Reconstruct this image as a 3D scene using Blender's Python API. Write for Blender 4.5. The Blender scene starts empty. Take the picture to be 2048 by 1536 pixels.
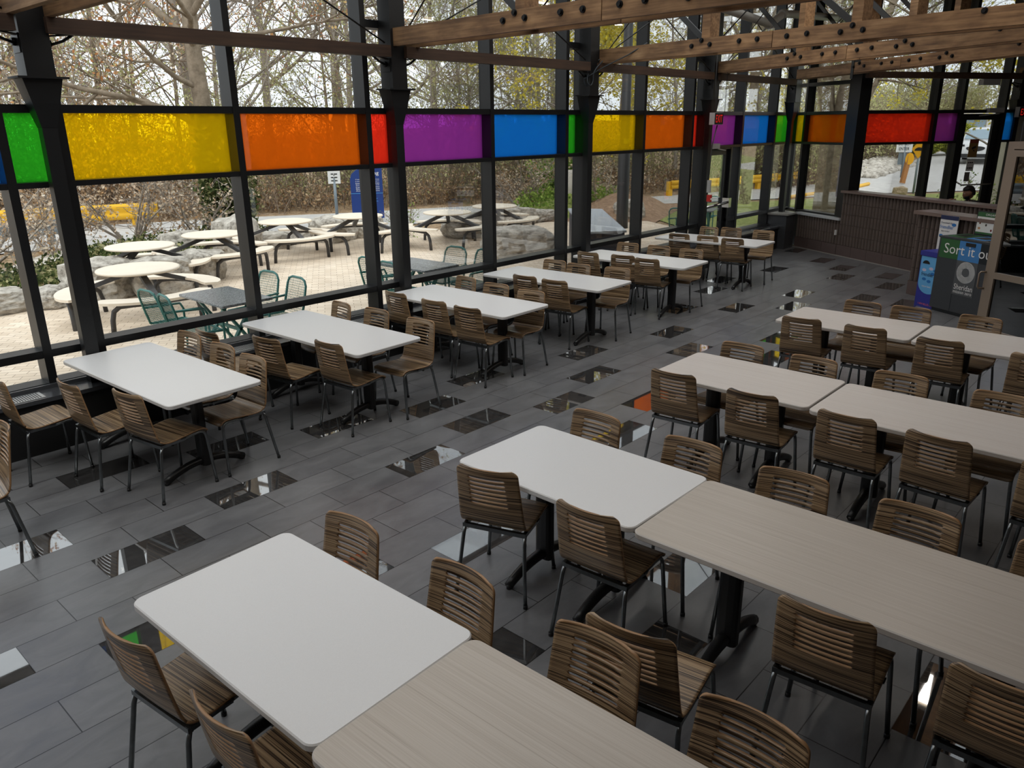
LAMP, SKY, SUN, EXPO = 16, 1.7, 1.3, 0.0
import bpy, bmesh, math, random
import numpy as np
from mathutils import Vector, Matrix, noise as mnoise
random.seed(7); rng = np.random.default_rng(11)
PI = math.pi
SC = bpy.context.scene
COL = SC.collection
R = math.radians

def lin(r, g, b):
    def f(c):
        c = c/255.0
        return c/12.92 if c <= 0.04045 else ((c+0.055)/1.055)**2.4
    return (f(r), f(g), f(b), 1.0)

# ------------------------------------------------------------------ naming helpers
def tag(o, label, cat, group=None, kind=None):
    o['label'] = label; o['category'] = cat
    if group: o['group'] = group
    if kind: o['kind'] = kind
    return o
def empty(name, loc=(0, 0, 0), rz=0.0, parent=None):
    o = bpy.data.objects.new(name, None); COL.objects.link(o)
    o.location = loc; o.rotation_euler = (0, 0, rz); o.empty_display_size = .1
    if parent: o.parent = parent
    return o
def thing(name, label, cat, loc=(0, 0, 0), rz=0.0, group=None, kind=None):
    return tag(empty(name, loc, rz), label, cat, group, kind)
KIDS = {}
def copy_tree(o, parent=None):
    c = o.copy(); COL.objects.link(c)
    if parent is not None: c.parent = parent
    for ch in KIDS.get(o.name, []):
        copy_tree(ch, c)
    return c
def index_kids():
    KIDS.clear()
    for o in bpy.data.objects:
        if o.parent: KIDS.setdefault(o.parent.name, []).append(o)

# ------------------------------------------------------------------ mesh builder
class MB:
    def __init__(s): s.v = []; s.f = []; s.m = []; s.s = []; s.uv = []
    def add(s, vs, fs, m=0, smooth=False, uvs=None):
        b = len(s.v); s.v += [tuple(p) for p in vs]
        for i, f in enumerate(fs):
            s.f.append(tuple(b+k for k in f)); s.m.append(m); s.s.append(smooth)
            s.uv.append(uvs[i] if uvs else None)
        return s
    def obox(s, c, ax, ay, az, m=0):
        c, ax, ay, az = Vector(c), Vector(ax), Vector(ay), Vector(az)
        vs = [c+i*ax+j*ay+k*az for k in (-1, 1) for j in (-1, 1) for i in (-1, 1)]
        return s.add(vs, [(0, 2, 3, 1), (4, 5, 7, 6), (0, 1, 5, 4), (2, 6, 7, 3), (0, 4, 6, 2), (1, 3, 7, 5)], m)
    def box(s, x0, x1, y0, y1, z0, z1, m=0):
        return s.obox(((x0+x1)/2, (y0+y1)/2, (z0+z1)/2), ((x1-x0)/2, 0, 0), (0, (y1-y0)/2, 0), (0, 0, (z1-z0)/2), m)
    def beam(s, p, q, w, h, up=(0, 0, 1), m=0):
        p, q = Vector(p), Vector(q); d = q-p; L = d.length; d = d/L
        u = Vector(up); sd = d.cross(u)
        if sd.length < 1e-5: u = Vector((1, 0, 0)); sd = d.cross(u)
        sd.normalize(); u = sd.cross(d)
        return s.obox((p+q)/2, d*L/2, sd*w/2, u*h/2, m)
    def tube(s, pts, r, n=8, m=0, cap=True, closed=False, ry=None):
        pts = [Vector(p) for p in pts]; N = len(pts)
        rr = r if isinstance(r, (list, tuple)) else [r]*N
        vs = []; prev = None
        for i, p in enumerate(pts):
            if closed: t = (pts[(i+1) % N]-pts[i-1])
            else: t = pts[min(i+1, N-1)]-pts[max(i-1, 0)]
            t.normalize()
            if prev is None:
                a = Vector((0, 0, 1)) if abs(t.z) < .9 else Vector((1, 0, 0))
                u = t.cross(a).normalized()
            else:
                u = (prev-t*prev.dot(t)).normalized()
            prev = u; w = t.cross(u)
            for k in range(n):
                a = 2*PI*k/n
                vs.append(p+u*(rr[i]*math.cos(a))+w*((ry or rr[i])*math.sin(a)))
        fs = []
        for i in range(N if closed else N-1):
            j = (i+1) % N
            for k in range(n):
                l = (k+1) % n
                fs.append((i*n+k, i*n+l, j*n+l, j*n+k))
        s.add(vs, fs, m, True)
        if cap and not closed:
            b = len(s.v)-len(vs)
            s.f.append(tuple(b+k for k in reversed(range(n)))); s.m.append(m); s.s.append(False); s.uv.append(None)
            s.f.append(tuple(b+(N-1)*n+k for k in range(n))); s.m.append(m); s.s.append(False); s.uv.append(None)
        return s
    def cyl(s, p, q, r, n=12, m=0, r2=None):
        return s.tube([p, q], [r, r2 if r2 is not None else r], n, m)
    def lathe(s, prof, c=(0, 0, 0), n=24, m=0, smooth=True):
        c = Vector(c); vs = []; fs = []
        for (r, z) in prof:
            for k in range(n):
                a = 2*PI*k/n; vs.append(c+Vector((r*math.cos(a), r*math.sin(a), z)))
        for i in range(len(prof)-1):
            for k in range(n):
                l = (k+1) % n; fs.append((i*n+k, i*n+l, (i+1)*n+l, (i+1)*n+k))
        s.add(vs, fs, m, smooth)
        b = len(s.v)-len(vs)
        for i, rev in ((0, True), (len(prof)-1, False)):
            if prof[i][0] > 1e-4:
                ring = [b+i*n+k for k in range(n)]
                s.f.append(tuple(reversed(ring)) if rev else tuple(ring)); s.m.append(m); s.s.append(False); s.uv.append(None)
        return s
    def prism(s, poly, z0, z1, m=0):
        n = len(poly); vs = [(x, y, z0) for x, y in poly]+[(x, y, z1) for x, y in poly]
        fs = [tuple(reversed(range(n))), tuple(range(n, 2*n))]
        fs += [(i, (i+1) % n, n+(i+1) % n, n+i) for i in range(n)]
        return s.add(vs, fs, m)
    def slab(s, w, l, t, r, zt, ch=.004, m=0, n=6, me=None):
        def ring(o, z):
            out = []; rr = max(r-o, .002)
            for cx, cy, a0 in ((w/2-r, l/2-r, 0), (-w/2+r, l/2-r, 90), (-w/2+r, -l/2+r, 180), (w/2-r, -l/2+r, 270)):
                for k in range(n+1):
                    a = R(a0+90*k/n); out.append((cx+rr*math.cos(a), cy+rr*math.sin(a), z))
            return out
        rings = [ring(ch, zt-t), ring(0, zt-t+ch), ring(0, zt-ch), ring(ch, zt)]
        N = len(rings[0]); vs = sum(rings, [])
        me = m if me is None else me
        fs = []
        for i in range(3):
            for k in range(N): fs.append((i*N+k, i*N+(k+1) % N, (i+1)*N+(k+1) % N, (i+1)*N+k))
        s.add(vs, fs, me)
        b = len(s.v)-len(vs)
        s.f.append(tuple(b+k for k in reversed(range(N)))); s.m.append(me); s.s.append(False); s.uv.append(None)
        s.f.append(tuple(b+3*N+k for k in range(N))); s.m.append(m); s.s.append(False); s.uv.append(None)
        return s
    def mesh(s, name, mats):
        me = bpy.data.meshes.new(name)
        me.from_pydata(s.v, [], s.f)
        for mt in (mats if isinstance(mats, (list, tuple)) else [mats]): me.materials.append(mt)
        me.polygons.foreach_set('material_index', s.m)
        me.polygons.foreach_set('use_smooth', s.s)
        if any(u is not None for u in s.uv):
            ul = me.uv_layers.new(name='UVMap'); k = 0
            for i, f in enumerate(s.f):
                for j in range(len(f)):
                    if s.uv[i]: ul.data[k].uv = s.uv[i][j]
                    k += 1
        me.update()
        return me
    def build(s, name, mats, parent=None, loc=None, rz=None):
        o = bpy.data.objects.new(name, s.mesh(name, mats)); COL.objects.link(o)
        if parent: o.parent = parent
        if loc: o.location = loc
        if rz is not None: o.rotation_euler = (0, 0, rz)
        return o
def np_mesh(name, V, F, mat, smooth=False, mi=None):
    """V (n,3) array, F (m,k) array of equal-size faces"""
    me = bpy.data.meshes.new(name)
    V = np.asarray(V, np.float32); F = np.asarray(F, np.int32)
    me.vertices.add(len(V)); me.vertices.foreach_set('co', V.ravel())
    k = F.shape[1]
    me.loops.add(F.size); me.loops.foreach_set('vertex_index', F.ravel())
    me.polygons.add(len(F))
    me.polygons.foreach_set('loop_start', np.arange(0, F.size, k, dtype=np.int32))
    try: me.polygons.foreach_set('loop_total', np.full(len(F), k, np.int32))
    except Exception: pass
    for mt in (mat if isinstance(mat, (list, tuple)) else [mat]): me.materials.append(mt)
    if mi is not None: me.polygons.foreach_set('material_index', np.asarray(mi, np.int32))
    if smooth: me.polygons.foreach_set('use_smooth', np.ones(len(F), bool))
    me.update(calc_edges=True); me.validate()
    return me
def link(name, me, parent=None, loc=(0, 0, 0), rz=0):
    o = bpy.data.objects.new(name, me); COL.objects.link(o); o.location = loc; o.rotation_euler = (0, 0, rz)
    if parent: o.parent = parent
    return o
def baked(o, name, mats):
    """evaluate an object's modifiers once into a plain mesh and remove the object"""
    dg = bpy.context.evaluated_depsgraph_get(); dg.update()
    me = bpy.data.meshes.new_from_object(o.evaluated_get(dg), depsgraph=dg)
    me.name = name
    bpy.data.objects.remove(o)
    if mats:
        me.materials.clear()
        for m in (mats if isinstance(mats, (list, tuple)) else [mats]): me.materials.append(m)
    return me
def text(name, body, size, mat, parent, M, align='LEFT', ext=.001, font_scale_x=1.0, spacing=1.0):
    """lettering turned to mesh. M: 4x4 placing text plane (x right, y up)"""
    cu = bpy.data.curves.new(name, 'FONT'); cu.body = body; cu.size = size; cu.extrude = ext; cu.align_x = align
    cu.space_character = spacing; cu.resolution_u = 3
    t = bpy.data.objects.new(name+'_tmp', cu); COL.objects.link(t)
    me = baked(t, name, mat); bpy.data.curves.remove(cu)
    if font_scale_x != 1.0:
        for v in me.vertices: v.co.x *= font_scale_x
    o = link(name, me, parent); o.matrix_local = M
    return o
def frame_m(o, x, y):
    """matrix with origin o, x axis, y axis (z = x cross y)"""
    x = Vector(x).normalized(); y = Vector(y).normalized(); z = x.cross(y)
    M = Matrix.Identity(4)
    for i in range(3): M[i][0] = x[i]; M[i][1] = y[i]; M[i][2] = z[i]; M[i][3] = o[i]
    return M

# ------------------------------------------------------------------ materials
def nt(name):
    m = bpy.data.materials.new(name); m.use_nodes = True
    t = m.node_tree; t.nodes.clear()
    out = t.nodes.new('ShaderNodeOutputMaterial')
    return m, t, out
def N(t, typ, **kw):
    n = t.nodes.new(typ)
    for k, v in kw.items():
        if k.startswith('i_'):
            key = k[2:].replace('_', ' ')
            n.inputs[key].default_value = v
        else: setattr(n, k, v)
    return n
def L(t, a, b): t.links.new(a, b)
def P(name, col, rough=.5, metal=0.0, spec=.5, bump=0.0, bscale=40, var=0.0, vscale=8, coat=0.0, emis=None, estr=0):
    m, t, out = nt(name)
    b = N(t, 'ShaderNodeBsdfPrincipled')
    b.inputs['Base Color'].default_value = col; b.inputs['Roughness'].default_value = rough
    b.inputs['Metallic'].default_value = metal; b.inputs['Specular IOR Level'].default_value = spec
    b.inputs['Coat Weight'].default_value = coat
    if emis: b.inputs['Emission Color'].default_value = emis; b.inputs['Emission Strength'].default_value = estr
    L(t, b.outputs[0], out.inputs[0])
    if var or bump:
        tc = N(t, 'ShaderNodeTexCoord')
        no = N(t, 'ShaderNodeTexNoise', i_Scale=vscale, i_Detail=5.0)
        L(t, tc.outputs['Object'], no.inputs['Vector'])
        if var:
            hs = N(t, 'ShaderNodeHueSaturation'); hs.inputs['Color'].default_value = col
            mp = N(t, 'ShaderNodeMapRange'); mp.inputs['To Min'].default_value = 1-var; mp.inputs['To Max'].default_value = 1+var
            mp.inputs['From Min'].default_value = .3; mp.inputs['From Max'].default_value = .7
            L(t, no.outputs['Fac'], mp.inputs['Value']); L(t, mp.outputs[0], hs.inputs['Value']); L(t, hs.outputs[0], b.inputs['Base Color'])
        if bump:
            n2 = N(t, 'ShaderNodeTexNoise', i_Scale=bscale, i_Detail=4.0); L(t, tc.outputs['Object'], n2.inputs['Vector'])
            bp = N(t, 'ShaderNodeBump', i_Strength=bump, i_Distance=.02); L(t, n2.outputs['Fac'], bp.inputs['Height']); L(t, bp.outputs[0], b.inputs['Normal'])
    return m
def ramp(t, stops):
    r = N(t, 'ShaderNodeValToRGB'); e = r.color_ramp.elements
    while len(e) > 1: e.remove(e[-1])
    e[0].position, e[0].color = stops[0]
    for p, c in stops[1:]:
        x = e.new(p); x.color = c
    return r
def grain(name, stops, sc, rough=.4, coord='UV', sc2=None, coat=0.0, spec=.5, bump=0, mixn=.35, det=3.0):
    """streaky wood: stretched noise"""
    m, t, out = nt(name)
    b = N(t, 'ShaderNodeBsdfPrincipled'); b.inputs['Roughness'].default_value = rough; b.inputs['Specular IOR Level'].default_value = spec
    b.inputs['Coat Weight'].default_value = coat; b.inputs['Coat Roughness'].default_value = .25
    tc = N(t, 'ShaderNodeTexCoord'); mp = N(t, 'ShaderNodeMapping'); mp.inputs['Scale'].default_value = sc
    oi = N(t, 'ShaderNodeObjectInfo')
    L(t, tc.outputs[coord], mp.inputs['Vector'])
    cb = N(t, 'ShaderNodeVectorMath', operation='ADD'); L(t, mp.outputs[0], cb.inputs[0])
    sx = N(t, 'ShaderNodeVectorMath', operation='SCALE'); sx.inputs[0].default_value = (37, 51, 23); L(t, oi.outputs['Random'], sx.inputs['Scale'])
    L(t, sx.outputs[0], cb.inputs[1])
    no = N(t, 'ShaderNodeTexNoise', i_Scale=1.0, i_Detail=det, i_Roughness=.6, i_Distortion=.15); L(t, cb.outputs[0], no.inputs['Vector'])
    m2 = N(t, 'ShaderNodeMapping'); m2.inputs['Scale'].default_value = sc2 or tuple(v*.21 for v in sc); L(t, tc.outputs[coord], m2.inputs['Vector'])
    c2 = N(t, 'ShaderNodeVectorMath', operation='ADD'); L(t, m2.outputs[0], c2.inputs[0]); L(t, sx.outputs[0], c2.inputs[1])
    n2 = N(t, 'ShaderNodeTexNoise', i_Scale=1.0, i_Detail=4.0, i_Distortion=.3); L(t, c2.outputs[0], n2.inputs['Vector'])
    mx = N(t, 'ShaderNodeMix'); mx.inputs[0].default_value = mixn; L(t, no.outputs['Fac'], mx.inputs[2]); L(t, n2.outputs['Fac'], mx.inputs[3])
    rp = ramp(t, stops); L(t, mx.outputs[0], rp.inputs[0]); L(t, rp.outputs[0], b.inputs['Base Color'])
    if bump:
        bp = N(t, 'ShaderNodeBump', i_Strength=bump, i_Distance=.004); L(t, mx.outputs[0], bp.inputs['Height']); L(t, bp.outputs[0], b.inputs['Normal'])
    L(t, b.outputs[0], out.inputs[0])
    return m
M = {}
# chairs: zebra-striped veneer, grain across the shell
M['veneer'] = grain('veneer', [(.36, lin(40, 29, 20)), (.45, lin(84, 64, 44)), (.50, lin(136, 111, 82)), (.62, lin(168, 142, 110))], (1.6, 210, 1), rough=.36, sc2=(.9, 34, 1), coat=.2, mixn=.22, det=1.0)
M['ply_edge'] = P('ply_edge', lin(156, 120, 84), .5)
M['steel'] = P('satin_steel', lin(128, 132, 134), .30, 1.0, var=.12, vscale=30)
M['black'] = P('black_metal', lin(24, 24, 25), .38, .0, .5)
M['blackp'] = P('black_paint', lin(22, 23, 25), .42, 0, .45)
M['mull'] = P('window_frame_paint', lin(24, 25, 27), .40, 0, .4)
M['white_lam'] = P('white_laminate', lin(226, 226, 227), .33, 0, .45, var=.02, vscale=260)
M['white_edge'] = P('white_edge', lin(214, 212, 210), .4)
M['wood_lam'] = grain('woodgrain_laminate', [(.25, lin(156, 145, 133)), (.42, lin(186, 176, 165)), (.6, lin(196, 187, 177)), (.8, lin(206, 198, 189))], (210, 1.3, 1), rough=.34, coord='Object', sc2=(52, .6, 1), mixn=.35)
M['pale_lam'] = grain('pale_laminate', [(.2, lin(202, 193, 186)), (.5, lin(216, 208, 202)), (.8, lin(224, 218, 213))], (150, 2.2, 1), rough=.33, coord='Object', sc2=(40, 1, 1), mixn=.4)
M['lam_edge'] = P('laminate_edge', lin(196, 190, 184), .42)
M['bench_metal'] = P('bench_metal', lin(78, 80, 84), .24, .25, .6)
M['bench_dark'] = P('bench_front', lin(20, 20, 21), .6)
M['grille'] = P('grille', lin(196, 198, 198), .3, .5)
M['timber'] = grain('rough_timber', [(.25, lin(66, 46, 30)), (.45, lin(118, 88, 60)), (.58, lin(148, 114, 80)), (.75, lin(182, 148, 110))], (1.6, 34, 34), rough=.75, coord='Object', sc2=(3, 7, 7), mixn=.5, bump=.5)
M['timber_dark'] = grain('stained_timber', [(.3, lin(46, 32, 24)), (.6, lin(78, 56, 42)), (.8, lin(100, 76, 58))], (1.2, 40, 40), rough=.7, coord='Object', sc2=(2, 8, 8), mixn=.5)
M['deck'] = grain('roof_deck', [(.3, lin(110, 74, 44)), (.6, lin(160, 116, 74)), (.8, lin(186, 142, 96))], (2, 14, 20), rough=.7, coord='Object')
M['bolt'] = P('bolt_black', lin(22, 22, 24), .45, .6)
M['rust'] = P('washer_rust', lin(72, 52, 42), .6, .4)
M['wallpaint'] = P('wall_paint', lin(120, 112, 104), .8)
M['pvc'] = P('pvc_grey', lin(150, 148, 142), .5)
M['red'] = P('red_plastic', lin(196, 34, 26), .4)
M['greyplas'] = P('grey_plastic', lin(168, 168, 168), .45)
M['chrome'] = P('chrome', lin(205, 205, 205), .18, 1.0)
M['white'] = P('white_paint', lin(236, 236, 234), .45)
M['paper'] = P('white_paper', lin(232, 231, 228), .7)
def emit(name, col, s):
    m, t, out = nt(name); e = N(t, 'ShaderNodeEmission'); e.inputs[0].default_value = col; e.inputs[1].default_value = s
    L(t, e.outputs[0], out.inputs[0]); return m
M['exit_red'] = P('exit_red', lin(200, 30, 24), .4, emis=lin(214, 34, 26), estr=.55)
M['lamp_glow'] = emit('lamp_glow', (1.0, .80, .55, 1), 2.2)
def glass(name, tint=(1, 1, 1, 1), refl=.55):
    m, t, out = nt(name)
    tr = N(t, 'ShaderNodeBsdfTransparent'); tr.inputs[0].default_value = tint
    gl = N(t, 'ShaderNodeBsdfGlossy'); gl.inputs['Roughness'].default_value = .0
    fr = N(t, 'ShaderNodeFresnel', i_IOR=1.45); mu = N(t, 'ShaderNodeMath', operation='MULTIPLY'); mu.inputs[1].default_value = refl
    L(t, fr.outputs[0], mu.inputs[0])
    mx = N(t, 'ShaderNodeMixShader'); L(t, mu.outputs[0], mx.inputs[0]); L(t, tr.outputs[0], mx.inputs[1]); L(t, gl.outputs[0], mx.inputs[2])
    L(t, mx.outputs[0], out.inputs[0]); return m
M['glass'] = glass('clear_glass', (.97, .985, .98, 1))
M['darkglass'] = glass('dark_glass', (.10, .10, .11, 1), .9)
def film(name, tcol, dcol, clear):
    """coloured film on glass: tinted see-through mixed with light-spreading"""
    m, t, out = nt(name)
    tr = N(t, 'ShaderNodeBsdfTransparent'); tr.inputs[0].default_value = tcol
    tl = N(t, 'ShaderNodeBsdfTranslucent'); tl.inputs[0].default_value = dcol
    mx = N(t, 'ShaderNodeMixShader'); mx.inputs[0].default_value = 1-clear
    L(t, tr.outputs[0], mx.inputs[1]); L(t, tl.outputs[0], mx.inputs[2])
    gl = N(t, 'ShaderNodeBsdfGlossy'); gl.inputs['Roughness'].default_value = .02
    fr = N(t, 'ShaderNodeFresnel', i_IOR=1.4); m2 = N(t, 'ShaderNodeMixShader')
    mu = N(t, 'ShaderNodeMath', operation='MULTIPLY'); mu.inputs[1].default_value = .5; L(t, fr.outputs[0], mu.inputs[0])
    L(t, mu.outputs[0], m2.inputs[0]); L(t, mx.outputs[0], m2.inputs[1]); L(t, gl.outputs[0], m2.inputs[2])
    L(t, m2.outputs[0], out.inputs[0]); return m
FILM = {}
for nm, c, cl in (('yellow', (.97, .62, .004), .55), ('orange', (.85, .145, .005), .42), ('red', (.97, .035, .014), .35), ('purple', (.30, .036, .35), .32),
                  ('blue', (.008, .21, .85), .32), ('green', (.03, .5, .02), .45)):
    kk = tuple(math.sqrt(x) for x in c)+(1,)      # two faces of the pane, so the square root per face
    FILM[nm] = film(nm+'_film', kk, kk, math.sqrt(cl))
POLISHED_XY = [(1.95, 6.27), (1.06, 5.35), (2.96, 5.95), (3.78, 5.63), (3.8, 4.44), (4.7, 4.73), (4.71, 5.31), (5.65, 4.44), (5.55, 5.53), (6.49, 4.71), (6.09, 3.86), (5.42, 3.44), (7.1, 5.3), (8.66, 5.05), (8.04, 4.45), (10.51, 5.05), (12.0, 4.77), (11.14, 4.46), (14.68, 5.1), (13.8, 4.76), (15.34, 5.74), (13.55, 3.87), (12.43, 3.86), (12.47, 3.28), (13.84, 5.98), (16.25, 6.66), (14.3, 4.16), (9.18, 3.9), (8.44, 3.54), (1.22, 3.85), (0.71, 4.09), (3.13, 3.21), (2.56, 2.29), (2.56, 3.41), (3.72, 1.9), (3.14, 1.7), (12.31, 6.32), (11.28, 6.04), (10.06, 5.63), (2.62, 5.11), (1.68, 4.74)]
# =================================================================== FLOOR
ROW0, RH, JX0, TL = 4.5825, .3045, 1.380, .61
def tile_mat(name, stops, rough, spec, sc, bump=0):
    m, t, out = nt(name)
    b = N(t, 'ShaderNodeBsdfPrincipled'); b.inputs['Specular IOR Level'].default_value = spec
    tc = N(t, 'ShaderNodeTexCoord')
    mp = N(t, 'ShaderNodeMapping'); mp.inputs['Location'].default_value = (-JX0+20*TL, -ROW0+31*RH, 0)
    L(t, tc.outputs['Object'], mp.inputs['Vector'])
    br = N(t, 'ShaderNodeTexBrick'); br.offset = .5; br.offset_frequency = 2; br.squash = 1
    br.inputs['Scale'].default_value = 1; br.inputs['Brick Width'].default_value = TL; br.inputs['Row Height'].default_value = RH
    br.inputs['Mortar Size'].default_value = .0028; br.inputs['Mortar Smooth'].default_value = .1
    br.inputs['Color1'].default_value = (0, 0, 0, 1); br.inputs['Color2'].default_value = (1, 1, 1, 1); br.inputs['Mortar'].default_value = (.5, .5, .5, 1)
    L(t, mp.outputs[0], br.inputs['Vector'])
    n1 = N(t, 'ShaderNodeTexNoise', i_Scale=sc, i_Detail=6.0, i_Roughness=.62, i_Distortion=.8)
    m2 = N(t, 'ShaderNodeMapping'); m2.inputs['Scale'].default_value = (1, 2.2, 1); L(t, tc.outputs['Object'], m2.inputs['Vector']); L(t, m2.outputs[0], n1.inputs['Vector'])
    av = N(t, 'ShaderNodeMix'); av.inputs[0].default_value = .16
    L(t, n1.outputs['Fac'], av.inputs[2]); L(t, br.outputs['Color'], av.inputs[3])
    rp = ramp(t, stops); L(t, av.outputs[0], rp.inputs[0])
    mx = N(t, 'ShaderNodeMix', data_type='RGBA'); mx.inputs[7].default_value = lin(22, 21, 21)
    L(t, br.outputs['Fac'], mx.inputs[0]); L(t, rp.outputs[0], mx.inputs[6]); L(t, mx.outputs[2], b.inputs['Base Color'])
    mr = N(t, 'ShaderNodeMapRange'); mr.inputs['From Min'].default_value = .3; mr.inputs['From Max'].default_value = .7
    mr.inputs['To Min'].default_value = rough*.86; mr.inputs['To Max'].default_value = rough*1.18
    L(t, n1.outputs['Fac'], mr.inputs[0]); L(t, mr.outputs[0], b.inputs['Roughness'])
    bp = N(t, 'ShaderNodeBump', i_Strength=.5, i_Distance=.002); bp.invert = True
    L(t, br.outputs['Fac'], bp.inputs['Height']); L(t, bp.outputs[0], b.inputs['Normal'])
    if rough < .1:
        b.inputs['Coat Weight'].default_value = 1.0; b.inputs['Coat IOR'].default_value = 1.9; b.inputs['Coat Roughness'].default_value = .015; b.inputs['Specular IOR Level'].default_value = .9
    L(t, b.outputs[0], out.inputs[0]); return m
M['tile'] = tile_mat('slate_tile', [(.25, lin(88, 88, 91)), (.5, lin(104, 104, 106)), (.75, lin(119, 119, 121))], .33, .6, 3)
M['tile_polished'] = tile_mat('polished_tile', [(.3, lin(44, 43, 43)), (.55, lin(62, 61, 61)), (.8, lin(86, 85, 85))], .03, .6, 9)
ROOM = [(-4, 7.42), (17.43, 7.42), (16.406, 5.614), (19.95, 3.57), (13.15, -8.2), (-4, -8.2)]
def inside(x, y, poly):
    c = False; n = len(poly)
    for i in range(n):
        x1, y1 = poly[i]; x2, y2 = poly[(i+1) % n]
        if (y1 > y) != (y2 > y) and x < (x2-x1)*(y-y1)/(y2-y1)+x1: c = not c
    return c
pol = set()
def tile_idx(x, y):
    r = math.floor((y-ROW0)/RH); off = 0 if r % 2 == 0 else TL/2
    return r, math.floor((x-JX0+off)/TL)
for x, y in POLISHED_XY: pol.add(tile_idx(x, y))
fb = MB()
for r in range(-43, 10):
    off = 0 if r % 2 == 0 else TL/2
    y0, y1 = ROW0+r*RH, ROW0+(r+1)*RH
    for k in range(-10, 32):
        x0 = JX0+k*TL-off; x1 = x0+TL
        if not inside((x0+x1)/2, (y0+y1)/2, ROOM): continue
        g = (r, k) in pol
        if not g and y1 < 1.2 and random.random() < .07: g = True
        fb.add([(x0, y0, 0), (x1, y0, 0), (x1, y1, 0), (x0, y1, 0)], [(0, 1, 2, 3)], 1 if g else 0)
fl = fb.build('floor', [M['tile'], M['tile_polished']]); tag(fl, 'dark slate floor tiles in half-lapped rows with scattered polished tiles', 'floor', kind='structure')

# =================================================================== WINDOW WALLS
Z_SILL, Z_LR0, Z_LR1, Z_T0, Z_T1, Z_U0, Z_U1, Z_TOP = .50, .742, .808, 2.150, 2.197, 2.735, 2.800, 5.3
class Wall:
    def __init__(s, O, ang, out):      # out: outward unit normal
        s.O = Vector((O[0], O[1], 0)); s.d = Vector((math.cos(R(ang)), math.sin(R(ang)), 0)); s.n = Vector((out[0], out[1], 0)); s.rz = R(ang)
    def pt(s, a, o, z): return s.O+s.d*a+s.n*o+Vector((0, 0, z))
    def box(s, mb, a0, a1, o0, o1, z0, z1, m=0):
        c = s.pt((a0+a1)/2, (o0+o1)/2, (z0+z1)/2)
        mb.obox(c, s.d*(a1-a0)/2, s.n*(o1-o0)/2, Vector((0, 0, (z1-z0)/2)), m); return mb
WA = Wall((0, 7.25), 0, (0, 1))
W1 = Wall((17.05-.12*.866, 6.73+.12*.5), 240, (.866, -.5))
W2 = Wall((16.406-.08*.5, 5.614-.08*.866), 330, (.5, .866))
trim_i = [0]; win_i = [0]
def mullion(W, a, label, w=.07, z0=0.0, z1=Z_TOP, o0=0.0, o1=.2):
    trim_i[0] += 1
    mb = MB(); W.box(mb, a-w/2, a+w/2, o0, o1, z0, z1)
    return tag(mb.build('trim_%d' % trim_i[0], M['mull']), label, 'window mullion', 'window mullions', 'structure')
def window(W, a0, a1, colour, label, go=.165, sill=Z_SILL, lower=True, bottom=True, extra=(), film_span=None, mid=(None, None), rails_hi=()):
    """one bay of glazing between two mullions: rails and panes as parts"""
    win_i[0] += 1
    t = thing('window_%d' % win_i[0], label, 'window', group='window bays of the glass wall', kind='structure')
    def pane(nm, z0, z1, mat, b0=a0, b1=a1):
        mb = MB(); W.box(mb, b0, b1, go-.004, go+.004, z0, z1); return mb.build(nm, mat, t)
    def rail(z0, z1, b0=a0, b1=a1):
        mb = MB(); W.box(mb, b0, b1, .006, .194, z0, z1); return mb.build('rail', M['mull'], t)
    rail(Z_U0, Z_U1)
    tops = [Z_U1]+[z for r in rails_hi for z in r]+[Z_TOP]
    for i in range(0, len(tops), 2): pane('upper_pane', tops[i], tops[i+1], M['glass'])
    for r in rails_hi: rail(*r)
    if colour:
        o = pane('coloured_pane', Z_T1, Z_U0, FILM[colour]); o['label'] = colour+' translucent pane'
        rail(Z_T0, Z_T1)
    zt = Z_T0 if colour else Z_U0
    if bottom:
        if lower:
            rail(Z_LR0, Z_LR1); pane('middle_pane', Z_LR1, zt, M['glass']); pane('lower_pane', sill, Z_LR0, M['glass'])
        else: pane('middle_pane', sill, zt, M['glass'])
        rail(sill-.04, sill+.02)
    return t
MUL = [-1.54, -1.115, .48, 2.05, 2.49, 4.08, 5.67, 6.085, 7.675, 9.24, 9.67, 11.28, 12.84, 13.285, 14.78, 16.27, 17.36]
COLS = ['red', 'purple', 'blue', 'green', 'yellow', 'orange', 'red', 'purple', 'blue', 'green', 'yellow', 'orange', 'red', 'purple', 'blue', 'green']
for i, x in enumerate(MUL):
    near = COLS[i] if i < len(COLS) else 'corner'
    mullion(WA, x, 'black upright mullion of the long glass wall, number %d counted from the left' % (i+1) if x < 17 else 'black corner mullion where the glass walls meet')
ORD = ['first', 'second', 'third', 'fourth', 'fifth', 'sixth', 'seventh', 'eighth', 'ninth', 'tenth']
seen = {}
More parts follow.
